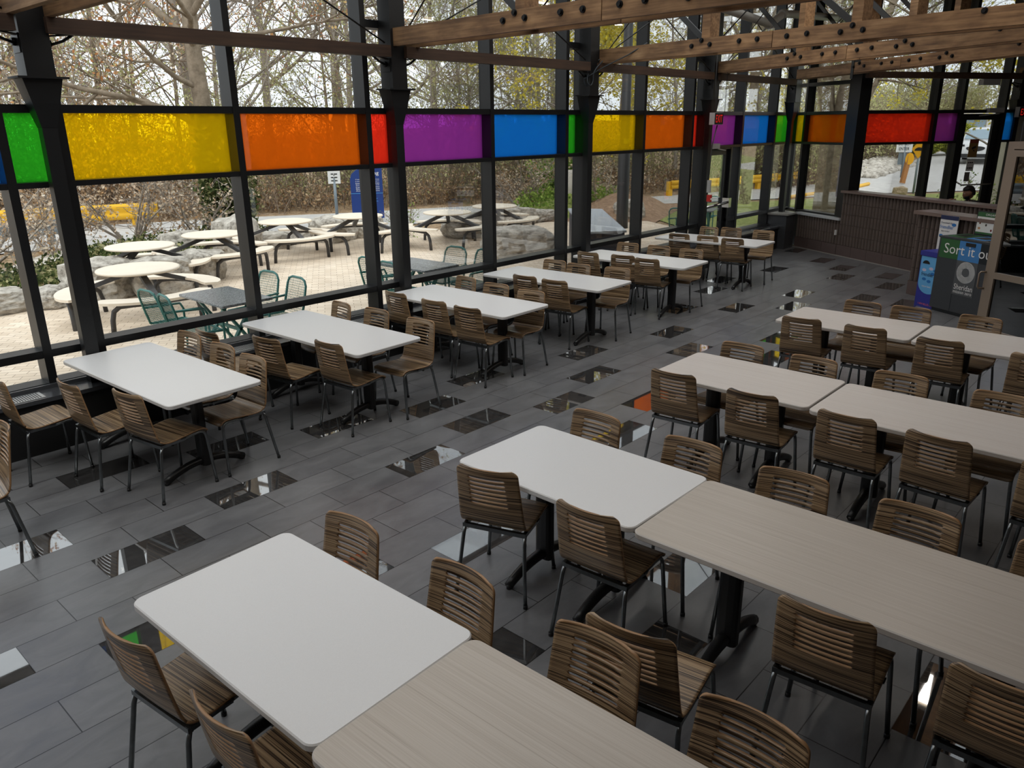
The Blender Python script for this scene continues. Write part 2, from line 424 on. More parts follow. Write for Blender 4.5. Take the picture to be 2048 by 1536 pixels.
for i in range(len(MUL)-1):
    c = COLS[i]; seen[c] = seen.get(c, 0)+1
    lab = 'glazed bay with %s of the %s panes along the long window wall' % (ORD[seen[c]-1], c)
    door_bay = abs(MUL[i]-13.285) < .01
    narrow = (MUL[i+1]-MUL[i]) < .6
    window(WA, MUL[i]+.03, MUL[i+1]-.03, c, lab, bottom=not door_bay, rails_hi=((3.62, 3.70),) if narrow else ())
    if door_bay:
        t = bpy.data.objects['window_%d' % win_i[0]]
        for nm, b0, b1, z0, z1, mt in (('sidelight_pane', 14.42, 14.75, Z_LR1, Z_T0, 'glass'), ('sidelight_pane', 14.42, 14.75, Z_SILL, Z_LR0, 'glass')):
            mb = MB(); WA.box(mb, b0, b1, .161, .169, z0, z1); mb.build(nm, M[mt], t)
        mb = MB(); WA.box(mb, 14.36, 14.75, .006, .194, Z_LR0, Z_LR1); mb.build('rail', M['mull'], t)
        mb = MB(); WA.box(mb, 14.36, 14.42, 0, .2, 0, Z_T0); mb.build('door_jamb', M['mull'], t)
        mb = MB(); WA.box(mb, 14.36, 14.75, .006, .194, Z_SILL-.04, Z_SILL+.02); mb.build('rail', M['mull'], t)
# corner glazing and far glazing
mullion(W1, -.80, 'black mullion beside the corner column on the short glass wall', .06)
mullion(W1, -.225, 'black mullion between the yellow and orange panes of the short glass wall', .055)
window(W1, -.77, -.25, 'yellow', 'narrow bay with the yellow pane on the short glass wall beside the corner', go=.12, sill=.76, lower=False, rails_hi=((3.30, 3.37),))
window(W1, -.20, 1.13, 'orange', 'bay with the orange pane on the short glass wall, tree trunk behind it', go=.12, sill=.76, lower=False, rails_hi=((3.30, 3.37),))
mb = MB(); W1.box(mb, 1.11, 1.42, -.06, .2, .76, Z_TOP); trim_i[0] += 1
tag(mb.build('trim_%d' % trim_i[0], M['mull']), 'broad black steel post at the outer angle of the glass, above ribbed wall', 'post', kind='structure')
mullion(W2, 1.80, 'black mullion between the red and purple panes of the far glass wall', .09)
mullion(W2, 2.46, 'black door jamb between purple pane and far glass door', .08)
mullion(W2, 3.60, 'black door jamb between far glass door and light blue pane', .07)
window(W2, .06, 1.755, 'red', 'bay with the wide red pane on the far glass wall, road signs behind', go=.08, sill=.08, lower=False)
window(W2, 1.845, 2.42, 'purple', 'bay with the small purple pane beside the far glass door', go=.08, sill=.08, lower=False)
t = window(W2, 2.50, 3.565, None, 'glazing above the far glass door', go=.08, bottom=False)
window(W2, 3.635, 3.98, 'blue', 'bay with the light blue pane between far door and right column', go=.08, sill=.08, lower=False)
window(W2, 4.16, 5.1, 'green', 'bay with the green pane at the right edge behind the cabinet', go=.08, sill=.08, lower=False)

# =================================================================== DOORS
d = thing('door_1', 'black framed glass door with push bar in the long window wall', 'door', kind='structure')
def dpart(W, nm, a0, a1, o0, o1, z0, z1, mat, par):
    mb = MB(); W.box(mb, a0, a1, o0, o1, z0, z1); return mb.build(nm, mat, par)
for nm, a in (('stile', (13.325, 13.42)), ('stile', (14.24, 14.35))): dpart(WA, nm, *a, .05, .10, .01, 2.12, M['mull'], d)
dpart(WA, 'top_rail', 13.42, 14.24, .05, .10, 2.02, 2.12, M['mull'], d); dpart(WA, 'bottom_rail', 13.42, 14.24, .05, .10, .01, .25, M['mull'], d)
dpart(WA, 'pane', 13.42, 14.24, .072, .080, .25, 2.02, M['glass'], d)
pb = MB(); pb.tube([WA.pt(13.40, -.06, 1.09), WA.pt(14.22, -.06, 1.13)], .028, 10); pb.obox(WA.pt(14.27, -.03, 1.12), (.05, 0, 0), (0, .07, 0), (0, 0, .09)); pb.obox(WA.pt(13.39, 0, 1.09), (.03, 0, 0), (0, .06, 0), (0, 0, .05))
pb.build('push_bar', M['chrome'], d)
cl = MB(); cl.obox(WA.pt(13.62, -.02, 2.19), (.14, 0, 0), (0, .05, 0), (0, 0, .045)); cl.beam(WA.pt(13.7, -.05, 2.14), WA.pt(14.15, .02, 2.10), .03, .015); cl.build('door_closer', M['greyplas'], d)
mb = MB(); WA.box(mb, 13.32, 14.36, .006, .194, 2.125, 2.155); mb.build('head_rail', M['mull'], d)
d = thing('door_2', 'black framed glass door with stickers beyond the half-height ribbed wall', 'door', kind='structure')
for a in ((2.51, 2.66), (3.38, 3.56)): dpart(W2, 'stile', *a, .05, .10, .01, 2.72, M['mull'], d)
dpart(W2, 'top_rail', 2.66, 3.38, .05, .10, 2.60, 2.72, M['mull'], d); dpart(W2, 'bottom_rail', 2.66, 3.38, .05, .10, .01, .25, M['mull'], d)
dpart(W2, 'pane', 2.66, 3.38, .072, .080, .25, 2.60, M['glass'], d)
pb = MB(); pb.tube([W2.pt(2.58, .04, 1.40), W2.pt(2.66, -.08, 1.31), W2.pt(3.46, -.08, 1.31), W2.pt(3.46, .04, 1.42)], .016, 8); pb.build('push_bar', M['chrome'], d)
cl = MB(); W2.box(cl, 3.10, 3.5, -.06, .04, 2.74, 2.83); cl.beam(W2.pt(3.4, -.03, 2.72), W2.pt(2.9, -.02, 2.68), .03, .02); cl.build('door_closer', M['greyplas'], d)
st = thing('sticker', 'brown security camera notice stuck on the far glass door', 'sticker')
M['brown'] = P('notice_brown', lin(150, 118, 66), .6); M['brown2'] = P('notice_red_brown', lin(140, 66, 48), .6); M['ink'] = P('black_ink', lin(20, 20, 20), .6)
dpart(W2, 'sheet', 2.86, 3.10, .068, .070, 1.86, 2.17, M['brown'], st); dpart(W2, 'header', 2.86, 3.10, .066, .068, 2.14, 2.22, M['brown2'], st)
mb = MB(); mb.obox(W2.pt(2.99, .066, 2.05), W2.d*.05+Vector((0, 0, .018)), W2.n*.001, Vector((0, 0, .02))-W2.d*.006); mb.obox(W2.pt(3.0, .066, 1.99), W2.d*.02-Vector((0, 0, .012)), W2.n*.001, Vector((0, 0, .012))); mb.build('camera_symbol', M['ink'], st)
st = thing('sticker', 'white paper with black arrows stuck below the camera notice on far door', 'sticker')
dpart(W2, 'sheet', 2.87, 3.07, .068, .070, 1.58, 1.79, M['paper'], st)
for z in (1.75, 1.64):
    for a, b in ((2.90, 2.93), (2.945, 2.99), (3.0, 3.035)):
        mb = MB(); W2.box(mb, a, b, .066, .068, z-.012, z+.012); mb.build('arrow_mark', M['ink'], st)
st = thing('sticker', 'small grey notice low on the far glass door', 'sticker')
dpart(W2, 'sheet', 2.86, 3.0, .068, .070, 1.37, 1.56, P('notice_grey', lin(120, 112, 106), .6), st)

# =================================================================== RADIATOR BENCH UNDER THE WINDOWS
def bench(x0, x1, label, grilles):
    t = thing('radiator_bench', label, 'bench', kind=None, group='radiator benches under the windows')
    mb = MB(); mb.box(x0, x1, 6.99, 7.40, 0.0, .445); mb.build('body', M['bench_dark'], t)
    mb = MB(); mb.box(x0, x1, 6.965, 7.40, .445, .480); mb.build('top', M['bench_metal'], t)
    mb = MB(); mb.box(x0, x1, 7.22, 7.40, .480, .515); mb.build('back_ledge', M['bench_metal'], t)
    for gx in grilles:
        g = MB(); g.box(gx, gx+.55, 7.0, 7.18, .480, .485)
        go = g.build('grille', M['grille'], t)
        s = MB()
        for k in range(26): s.box(gx+.025+k*.0195, gx+.034+k*.0195, 7.015, 7.165, .485, .487)
        s.build('slots', M['black'], go)
    return t
bench(-3.9, 13.27, 'long dark metal radiator bench under the window row, tables reaching over it', [-.2, 1.35, 3.05, 3.55, 5.1, 6.9, 8.6, 10.4])
bench(14.43, 16.28, 'short dark metal radiator bench between glass door and corner box', [15.35])
t = thing('corner_box', 'dark boxed-in corner between the short radiator bench and ribbed wall', 'box')
mb = MB(); mb.prism([(16.285, 6.835), (16.74, 6.835), (17.05, 7.38), (16.285, 7.38)], 0, .715); mb.build('body', M['bench_metal'], t)
mb = MB(); mb.prism([(16.26, 6.80), (16.73, 6.80), (17.08, 7.39), (16.26, 7.39)], .715, .75); mb.build('top', M['pvc'], t)

# =================================================================== RIBBED BLOCK WALLS
M['rib'] = P('ribbed_block', lin(100, 87, 80), .75, var=.08, vscale=5, bump=.25, bscale=160)
M['block'] = P('smooth_block', lin(96, 80, 76), .7, var=.06, vscale=4)
M['cap'] = P('wall_cap', lin(118, 98, 90), .35, 0, .6)
M['sill'] = P('white_sill', lin(196, 198, 200), .35)
NIN = Vector((-.866, .5, 0)); D240 = Vector((-.5, -.866, 0))
def ribbed(name, label, P0, s0, s1, z1, thick, cap_h, cap_over, capmat, end_ribs=False):
    t = tag(empty(name, (0, 0, 0)), label, 'wall', kind='structure')
    P0 = Vector((P0[0], P0[1], 0))
    mb = MB(); pitch, ch, zb = .0835, .205, .22
    nr = int(round((s1-s0)/pitch)); pitch = (s1-s0)/nr
    prof = [(-.5, 0), (-.42, 0), (-.36, .45), (-.2, .88), (0, 1), (.2, .88), (.36, .45), (.42, 0)]
    zs = []; z = zb
    while z < z1-.01:
        zs.append((z, min(z+ch, z1))); z += ch
    xs = []
    for i in range(nr):
        for p, h in prof: xs.append((s0+(i+.5+p)*pitch, h*.034))
    xs.append((s1, 0))
    for za, zc in zs:
        rows = [(za, .55), (za+.006, 1.0), (zc-.006, 1.0), (zc, .55)]
        vs = [P0+D240*x+NIN*(h*k)+Vector((0, 0, zz)) for zz, k in rows for x, h in xs]
        n = len(xs); fs = [(r*n+i, r*n+i+1, (r+1)*n+i+1, (r+1)*n+i) for r in range(3) for i in range(n-1)]
        mb.add(vs, fs, 0, False)
    mb.obox(P0+D240*((s0+s1)/2)-NIN*(thick/2+.001)+Vector((0, 0, z1/2)), D240*((s1-s0)/2), NIN*(thick/2), Vector((0, 0, z1/2)))
    mb.build('ribbed_face', M['rib'], t)
    bb = MB(); nb = max(1, int((s1-s0)/.405)); w = (s1-s0)/nb
    for i in range(nb):
        bb.obox(P0+D240*(s0+(i+.5)*w)+NIN*.017+Vector((0, 0, zb/2)), D240*(w/2-.003), NIN*.017, Vector((0, 0, zb/2-.002)))
    bb.build('base_course', M['block'], t)
    cm = MB(); cm.obox(P0+D240*((s0+s1)/2)-NIN*(thick/2-.02)+Vector((0, 0, z1+cap_h/2)), D240*((s1-s0)/2+.02), NIN*(thick/2+.02+cap_over), Vector((0, 0, cap_h/2)))
    cm.build('cap', capmat, t)
    return t
ribbed('wall_low', 'low brown ribbed block wall under the sill beside the corner', (16.88, 6.83), 0.0, 1.325, .70, .30, .045, .02, M['sill'])
ribbed('wall_half', 'half-height brown ribbed block wall with dark cap in front of far glass', (16.88, 6.83), 1.335, 6.4, 1.25, .22, .045, .03, M['cap'])
ribbed('wall_return', 'short brown ribbed wall with counter top behind the recycling station', (13.145, 3.428), 0.0, 2.6, 1.245, .22, .05, .06, M['cap'])
trim_i[0] += 1
mb = MB(); mb.obox(Vector((16.88, 6.83, 0))+D240*3.2+NIN*.04+Vector((0, 0, .006)), D240*3.2, NIN*.012, Vector((0, 0, .006)))
tag(mb.build('trim_%d' % trim_i[0], P('grout_line', lin(150, 144, 138), .8)), 'pale joint line along the foot of the ribbed wall', 'floor joint', kind='structure')
# double light switch on the end of the taller wall
sw = MB(); sw.obox(Vector((16.88, 6.83, .46))+D240*1.30+NIN*.06, D240*.012, NIN*.02, Vector((0, 0, .05)))
tag(sw.build('socket', M['paper']), 'small white socket where the low ribbed wall meets the taller one', 'socket')

# =================================================================== PLAIN WALLS OUT OF VIEW
def plainwall(name, p, q, label, h=5.3):
    p, q = Vector((*p, 0)), Vector((*q, 0)); mb = MB(); d = (q-p); n = Vector((-d.y, d.x, 0)).normalized()
    mb.obox((p+q)/2-n*-.1+Vector((0, 0, h/2)), d/2, n*.1, Vector((0, 0, h/2)))
    return tag(mb.build(name, M['wallpaint']), label, 'wall', kind='structure')
plainwall('wall_right', (13.15, -8.3), (-4, -8.3), 'plain painted wall out of view on the right')
plainwall('wall_far', (19.95, 3.57), (13.25, -8.2), 'plain painted wall beyond the cabinet on the far right')
plainwall('wall_back', (-4.1, -8.2), (-4.1, 7.4), 'plain painted wall behind the viewer')

# =================================================================== STEEL COLUMNS
def column(x, y, rz, label, zb=0.0):
    t = thing('column', label, 'column', (x, y, 0), rz, 'black steel columns along the glass', 'structure')
    mb = MB(); mb.box(-.056, .056, -.048, .048, zb, 2.84); mb.build('shaft', M['blackp'], t)
    mb = MB()
    zs = ((2.62, .058, .050), (2.80, .10, .085), (2.985, .145, .10))
    for (za, a, b), (zb, a2, b2) in zip(zs[:-1], zs[1:]):
        vs = [(sx*aa, sy*bb, z) for z, aa, bb in ((za, a, b), (zb, a2, b2)) for sx, sy in ((-1, -1), (1, -1), (1, 1), (-1, 1))]
        mb.add(vs, [(0, 1, 5, 4), (1, 2, 6, 5), (2, 3, 7, 6), (3, 0, 4, 7)])
    mb.build('flared_bracket', M['blackp'], t)
    mb = MB(); mb.box(-.185, .185, -.14, .10, 2.985, 3.0); mb.build('collar_plate', M['blackp'], t)
    mb = MB(); mb.box(-.105, .105, -.10, .10, 3.0, 5.28); mb.build('column_head', M['blackp'], t)
    mb = MB()
    for s in (-1, 1):
        mb.box(s*.105-.008 if s < 0 else .105, -.105 if s < 0 else .113, -.075, .075, 3.17, 3.31)
        mb.cyl((s*.113, 0, 3.25), (s*.14, 0, 3.25), .03, 8)
        mb.beam((s*.11, -.03, 3.30), (s*.30, -.03, 3.325), .06, .012)
        mb.tube([(s*.13, -.03, 3.24), (s*.22, -.03, 3.27), (s*.30, -.03, 3.32)], .012, 6)
    mb.build('purlin_bracket', M['black'], t)
    mb = MB(); mb.box(-.09, .09, -.085, .085, zb, zb+.015); mb.build('base_plate', M['black'], t)
    return t
CX = [-1.26, 2.355, 5.985, 9.605, 13.22]
for i, x in enumerate(CX):
    column(x, 7.15, 0, 'black steel column with flared head, %s along the long window wall from the left' % ORD[i], .481)
column(16.63, 7.10, 0, 'black steel column with flared head standing at the glass corner', .751)
column(19.86, 3.62, R(-30), 'black steel column with flared head behind the right exit sign')

# =================================================================== TIMBER TRUSSES, PURLINS, RODS
bolt_me = (lambda b: (b.cyl((0, 0, 0), (0, -.012, 0), .030, 12), b.tube([(0, -.012, 0), (0, -.03, 0)], .021, 6))[0].mesh('bolt', M['bolt']))(MB())
def washer_mesh():
    b = MB(); b.cyl((0, 0, 0), (0, -.014, 0), .048, 16, 0); b.tube([(0, -.014, 0), (0, -.035, 0)], .02, 6, 1); return b.mesh('washer_bolt', [M['rust'], M['bolt']])
washer_me = washer_mesh()
def truss(P0, az, label, length=8.6, slope=0.0, first=-.13, strap=None):
    t = thing('timber_truss', label, 'truss', (P0[0], P0[1], 3.43), R(az), 'timber trusses', 'structure')
    # local x along truss into the room, y sideways (local +y = away from viewer side)
    zs = lambda s: s*slope
    for side, y0 in ((0, 0.0), (1, .275)):
        for a, b in ((first, 2.975), (2.985, length)):
            mb = MB(); mb.beam((a, y0+.03, .09+zs(a)), (b, y0+.03, .09+zs(b)), .06, .18)
            mb.build('chord_plank', M['timber'], t)
    for s, z in ((1.82, .10), (1.97, .155), (2.10, .10), (2.53, .105), (2.78, .105), (3.17, .105), (3.42, .11), (3.82, .09), (3.95, .145), (4.07, .09), (5.25, .15), (5.8, .09), (5.95, .14), (6.1, .09)):
        o = link('bolt', bolt_me, t, (s, 0.0, z+zs(s)))
    link('washer_bolt', washer_me, t, (-.03, 0.0, .09))
    for s in (1.97, 3.95, 5.95):
        mb = MB(); mb.box(s-.06, s+.06, .07, .265, zs(s)+.03, 1.75); mb.build('post', M['timber'], t)
    mb = MB(); mb.beam((first, .165, 1.82), (length, .165, 1.82), .20, .18); mb.build('top_chord', M['timber'], t)
    for (a, za), (b, zb) in (((1.93, .14), (.1, 1.62)), ((3.92, .14), (2.02, 1.62)), ((5.9, .14), (4.0, 1.62))):
        mb = MB(); mb.beam((a, .165, za+zs(a)), (b, .165, zb), .02, .07); mb.build('steel_diagonal', M['black'], t)
    for (a, za), (b, zb) in (((.1, .1), (1.9, 1.6)), ((2.05, .1), (3.9, 1.6))):
        mb = MB(); mb.tube([(a, .165, za), (b, .165, zb)], .008, 6); mb.build('tie_rod', M['black'], t)
    if strap is not None:
        mb = MB(); mb.box(strap-.035, strap+.035, -.012, 0, -.10+zs(strap), .24+zs(strap)); mb.build('hanger_strap', M['blackp'], t)
    return t
truss((2.175, 7.15), -90, 'rough timber truss entering at the top left corner above first table')
truss((5.92, 7.19), -92, 'rough timber truss from the second column, splice and bolts in its lower beam')
truss((9.75, 7.24), -98.5, 'rough timber truss from the third column with a thin cable hanging at its end')
truss((13.30, 7.20), -113, 'rough timber truss from the column beside the glass door', slope=.007)
truss((16.60, 7.15), -121, 'rough timber truss from the corner column running above the ribbed wall', slope=.011, strap=1.80)
t = thing('timber_truss', 'short pale end of a timber truss at the right column', 'truss', (19.62, 3.40, 3.43), R(240), 'timber trusses', 'structure')
mb = MB(); mb.beam((-.3, 0, .09), (6, 0, .09), .06, .18); mb.build('chord_plank', M['timber'], t); link('washer_bolt', washer_me, t, (-.18, -.03, .09))
px = [-3.9, -1.27, 2.33, 5.95, 9.55, 13.15, 16.63]
for i in range(6):
    mb = MB(); mb.box(px[i]+.11, px[i+1]-.11, -.05, .05, -.06, .055)
    o = mb.build('purlin', M['timber_dark'], loc=(0, 7.05, 3.375))
    tag(o, 'dark timber purlin along the glass, %s bay from the left' % ORD[i], 'purlin', 'purlins along the glass wall', 'structure')
    if i > 0:
        a, b = px[i]+.13, px[i+1]-.13
        for k, (p, q) in enumerate((((a, 7.05, 3.46), (b, 7.05, 5.0)), ((b, 7.08, 3.46), (a, 7.08, 5.0)))):
            m2 = MB(); m2.tube([p, q], .009, 6)
            tag(m2.build('brace_rod', M['black']), 'thin black brace rod %s to the right above the purlin in %s window bay' % ('rising' if k == 0 else 'falling', ORD[i]), 'rod', 'brace rods above the purlins', 'structure')
mb = MB(); mb.beam(W2.pt(-.22, -.22, 3.43), W2.pt(3.85, -.22, 3.43), .09, .115)
tag(mb.build('purlin', M['timber_dark']), 'dark timber purlin crossing in front of the far glass wall', 'purlin', 'purlins along the glass wall', 'structure')
# cable looped on third truss end
cb = MB(); pts = [(9.60, 7.10, 3.50)]
for k in range(0, 26):
    a = 2*PI*k/14; pts.append((9.50+.05*math.sin(a), 7.02+.004*k, 3.20+.075*math.cos(a)))
cb.tube([(9.80, 6.98, 3.53), (9.70, 7.0, 3.44), (9.58, 7.0, 3.36), (9.52, 7.0, 3.30)]+pts[3:]+[(9.60, 6.9, 3.36), (9.62, 6.5, 3.50), (9.62, 6.2, 3.63)], .008, 6)
tag(cb.build('cable', P('cable_grey', lin(62, 70, 76), .5)), 'looped grey cable hanging from the third truss end', 'cable')
# white drain pipe near the eave
pp = MB(); pp.tube([(10.8, 6.5, 4.40), (13.6, 6.5, 4.24), (13.95, 6.5, 4.22), (14.45, 6.5, 4.42), (14.8, 6.5, 4.45), (18.0, 6.5, 4.62)], .066, 14)
for x, z in ((13.95, 4.22), (14.45, 4.42)): pp.tube([(x-.07, 6.5, z-.01), (x+.07, 6.5, z+.02)], .078, 14)
tag(pp.build('drain_pipe', M['pvc']), 'pale grey drain pipe with a bend under the roof near the corner', 'pipe')

# =================================================================== ROOF with skylights added to bring more daylight into the room
def roof_slab(x0, x1, y0, y1):
    c.box(x0, x1, y0, y1, 5.34, 5.50)
c = MB()
ys = [-8.4, -5.6, -5.2, 0.8, 1.2, 3.1, 6.6, 7.6]
for i in range(0, 7, 2): roof_slab(-4.2, 21, ys[i], ys[i+1])
for i in range(1, 7, 2):
    roof_slab(12.2 if i < 5 else 13.0, 21, ys[i], ys[i+1]); roof_slab(-4.2, -3.4, ys[i], ys[i+1])
tag(c.build('ceiling', M['deck']), 'timber roof deck high overhead with long openings added for daylight', 'ceiling', kind='structure')
for i, k in enumerate((1, 3, 5)):
    xe = 12.2 if k < 5 else 13.0
    t = thing('added_skylight', 'long roof opening added for daylight, out of view, %s from the far right' % ORD[i], 'added_skylight', kind='structure')
    mb = MB(); mb.box(-3.4, xe, ys[k], ys[k+1], 5.44, 5.45); mb.build('pane', M['glass'], t)
    for q in range(9):
        x = -3.4+(xe+3.4)*(q+.5)/9; mb = MB(); mb.box(x-.03, x+.03, ys[k], ys[k+1], 5.36, 5.44); mb.build('glazing_bar', M['mull'], t)
# =================================================================== CHAIRS
def resample(pts, n):
    P_ = [Vector((x, 0, z)) for x, z in pts]; L_ = [0]
    for a, b in zip(P_[:-1], P_[1:]): L_.append(L_[-1]+(b-a).length)
    return P_, L_
def catmull(pts, per=6):
    out = []
    for i in range(len(pts)-1):
        p0 = Vector(pts[max(i-1, 0)]); p1 = Vector(pts[i]); p2 = Vector(pts[i+1]); p3 = Vector(pts[min(i+2, len(pts)-1)])
        for k in range(per):
            t = k/per
            out.append(.5*((2*p1)+(-p0+p2)*t+(2*p0-5*p1+4*p2-p3)*t*t+(-p0+3*p1-3*p2+p3)*t**3))
    out.append(Vector(pts[-1])); return out
# side profile (x forward, z up), from the top of the back down and forward to the seat's waterfall edge
PROF = catmull([(-.258, .838), (-.243, .74), (-.226, .64), (-.209, .55), (-.196, .495), (-.178, .462), (-.145, .443), (-.09, .437), (0, .443), (.09, .452), (.15, .455), (.187, .449), (.208, .432), (.218, .412)], 8)
ARC = [0.0]
for a, b in zip(PROF[:-1], PROF[1:]): ARC.append(ARC[-1]+(b-a).length)
def prof_at(s):
    s = max(0, min(s, ARC[-1]))
    for i in range(len(ARC)-1):
        if s <= ARC[i+1]:
            t = (s-ARC[i])/(ARC[i+1]-ARC[i]); return PROF[i].lerp(PROF[i+1], t)
    return PROF[-1]
S_SPLIT = next(ARC[i] for i in range(len(ARC)) if PROF[i].y <= .470)
def half_width(s):
    # slightly narrower at the top, rounded corners at both ends
    w = .182+.017*min(1, s/.36)
    e0 = s; e1 = ARC[-1]-s; r = .035
    for e in (e0, e1):
        if e < r: w -= r-math.sqrt(max(0, r*r-(r-e)**2))
    return w
def bow(s, u):
    # the back is gently dished across its width, the seat very slightly
    k = max(0, 1-s/.44)
    return .034*k*(u*u-.85)
def shell_part(s0, s1, slots, name):
    ss = []
    step = .018
    n = int((s1-s0)/step); ss = [s0+(s1-s0)*i/n for i in range(n+1)]
    for e in (.003, .008, .015, .024, .033):
        if s0 < .001: ss.append(e)
        if s1 > ARC[-1]-.001: ss.append(ARC[-1]-e)
    cuts = []
    for c in slots:
        h = .0066
        cuts.append((c-h, c+h)); ss = [s for s in ss if not (c-h-.004 < s < c+h+.004)]
        ss += [c-h, c-h*.45, c+h*.45, c+h]
    ss = sorted(set(round(s, 5) for s in ss))
    U = [-1, -.93, -.8, -.66, -.592, -.57, -.4, -.2, 0, .2, .4, .57, .592, .66, .8, .93, 1]
    vs = []; uv = []
    for s in ss:
        p = prof_at(s); hw = half_width(s)
        q = prof_at(s+.002)-prof_at(s-.002); nrm = Vector((-q.y, q.x)).normalized()
        if nrm.x < 0 and s < .3: nrm = -nrm
        for u in U:
            b = bow(s, u)
            vs.append((p.x+b*(1 if s < .44 else 0), u*hw, p.y)); uv.append((u*.19, s))
    nu = len(U); fs = []; uvs = []
    for i in range(len(ss)-1):
        mid = (ss[i]+ss[i+1])/2
        for k in range(nu-1):
            um = (U[k]+U[k+1])/2; hole = False
            for a, b in cuts:
                if a < mid < b:
                    inner = .57 if (mid-a < .0031 or b-mid < .0031) else .592
                    if abs(um) < inner: hole = True
            if hole: continue
            f = (i*nu+k, i*nu+k+1, (i+1)*nu+k+1, (i+1)*nu+k); fs.append(f); uvs.append([uv[j] for j in f])
    mb = MB(); mb.add(vs, fs, 0, True, uvs)
    me = mb.mesh(name, [M['veneer'], M['ply_edge']])
    o = link(name+'_tmp', me)
    sm = o.modifiers.new('s', 'SOLIDIFY'); sm.thickness = .0105; sm.offset = 0; sm.material_offset_rim = 1; sm.use_even_offset = True
    out = baked(o, name, None)
    bpy.data.meshes.remove(me)
    return out
SLOTS = [.062+.0285*i for i in range(7)]
BACK_ME = shell_part(0, S_SPLIT, SLOTS, 'backrest'); SEAT_ME = shell_part(S_SPLIT, ARC[-1], [], 'seat')
def leg_mesh(side, front):
    mb = MB(); y = side*.185
    if front:
        pts = [(-.02, y, .420), (.10, y, .432), (.152, y*1.0, .433), (.178, y*1.005, .424), (.194, y*1.015, .402), (.200, y*1.03, .36), (.205, y*1.10, .20), (.212, y*1.19, .008)]
    else:
        pts = [(-.168, y, .420), (-.185, y*1.02, .37), (-.214, y*1.09, .20), (-.245, y*1.18, .008)]
    mb.tube(pts, .0112, 10)
    p = Vector(pts[-1]); mb.cyl(p-Vector((0, 0, .008)), p+Vector((0, 0, .014)), .0135, 10, 1)
    return mb.mesh('leg', [M['steel'], M['black']])
LEGS = [leg_mesh(s, f) for s in (-1, 1) for f in (False, True)]
def frame_mesh():
    mb = MB()
    for s in (-1, 1):
        y = s*.185
        mb.beam((-.18, y, .422), (.02, y, .424), .022, .022)
        mb.box(-.02, .02, y-.02, y+.02, .432, .438, 1)
    mb.beam((-.172, -.196, .420), (-.172, .196, .420), .022, .024)
    mb.beam((.09, -.18, .426), (.09, .18, .426), .02, .016)
    return mb.mesh('seat_frame', [M['steel'], M['black']])
FRAME_ME = frame_mesh()
def make_chair(label, group):
    t = thing('dining_chair', label, 'chair', group=group)
    link('backrest', BACK_ME, t); link('seat', SEAT_ME, t); link('seat_frame', FRAME_ME, t)
    for me in LEGS: link('leg', me, t)
    return t
CH0 = make_chair('slatted wooden chair', 'dining chairs'); index_kids()
ch_used = [False]
def chair(x, y, yaw, label, group):
    o = CH0 if not ch_used[0] else copy_tree(CH0)
    ch_used[0] = True
    o.location = (x, y, 0); o.rotation_euler = (0, 0, R(yaw)); o['label'] = label; o['group'] = group
    return o
WCH = {  # window row: table -> near side / far side, from the glass to the aisle
 1: ([(1.735, 6.60, 2), (2.055, 6.094, 3.6), (2.243, 5.543, 9.3)], [(2.824, 6.735, -174.2), (2.817, 6.126, -176.1), (2.797, 5.598, -176.5)]),
 2: ([(3.469, 6.735, 4), (3.696, 6.121, 8.5), (3.961, 5.533, 4.6)], [(4.475, 6.735, 175), (4.522, 6.167, -176.8), (4.519, 5.484, -174.9)]),
 3: ([(5.707, 6.70, -.5), (5.693, 6.072, 3.5), (5.688, 5.562, 4)], [(6.336, 6.735, 176), (6.264, 6.112, -173), (6.223, 5.534, -173)]),
 4: ([None, (7.379, 6.251, 3.6), (7.381, 5.79, 6)], [(7.984, 6.629, -175), (7.945, 6.183, -174), (8.015, 5.589, -170)]),
 5: ([(9.342, 6.735, 2.4), (9.426, 6.216, 10), (9.381, 5.777, 8)], [(9.947, 6.736, -172), (9.981, 6.192, -171), (9.994, 5.653, -173)]),
 6: ([(11.878, 6.732, 7), (11.92, 6.22, 5.8), (11.873, 5.761, 8)], [(12.46, 6.735, 178), (12.574, 6.321, -172), (12.572, 5.718, -172)])}
POSN = ['glass end', 'middle', 'aisle end']
for t, (a, b) in WCH.items():
    for side, lst in (('near', a), ('far', b)):
        for i, c in enumerate(lst):
            if c is None: continue
            chair(*c, 'slatted wooden chair, %s, %s side of the %s window-row table from the left' % (POSN[i], side, ORD[t-1]), 'chairs along the window row of tables')
chair(.945, 5.46, 175, 'slatted wooden chair cut off by the left edge, seen from its front', 'chairs along the window row of tables')
CCH = {
 'front': ([(1.071, 2.733, 7.2), (1.099, 2.063, 2.2)], [(1.642, 2.732, -175.5), (1.681, 2.043, -179.5), (1.696, 1.353, -177.4), (1.692, .759, -179.4)]),
 'second': ([(2.972, 2.752, 18.8), (2.973, 1.998, 2.9), (2.33, 1.348, 8.5), (2.914, .826, 4.7), (2.91, .20, 2)], [(3.537, 2.703, -179.1), (3.536, 1.997, -176.6), (3.50, 1.361, -172.8), (3.502, .777, 180), (3.497, .19, 178.2)]),
 'third': ([(5.131, 2.811, 3.9), (5.078, 2.159, 4.1), (5.069, 1.50, .7), (5.055, .944, -3.5), (4.99, .33, -3)], [(5.666, 2.732, -176.5), (5.655, 2.132, -178), (5.654, 1.469, -174.8), (5.62, .828, -179.4)]),
 'back': ([(7.39, 2.774, 6.2), (7.425, 2.184, 2.8), (7.379, 1.554, 2.9), (7.34, .831, 0)], [(7.949, 2.547, 178.7), (7.979, 2.07, -176.3), (7.97, 1.489, 175.7), (7.944, .90, 176)])}
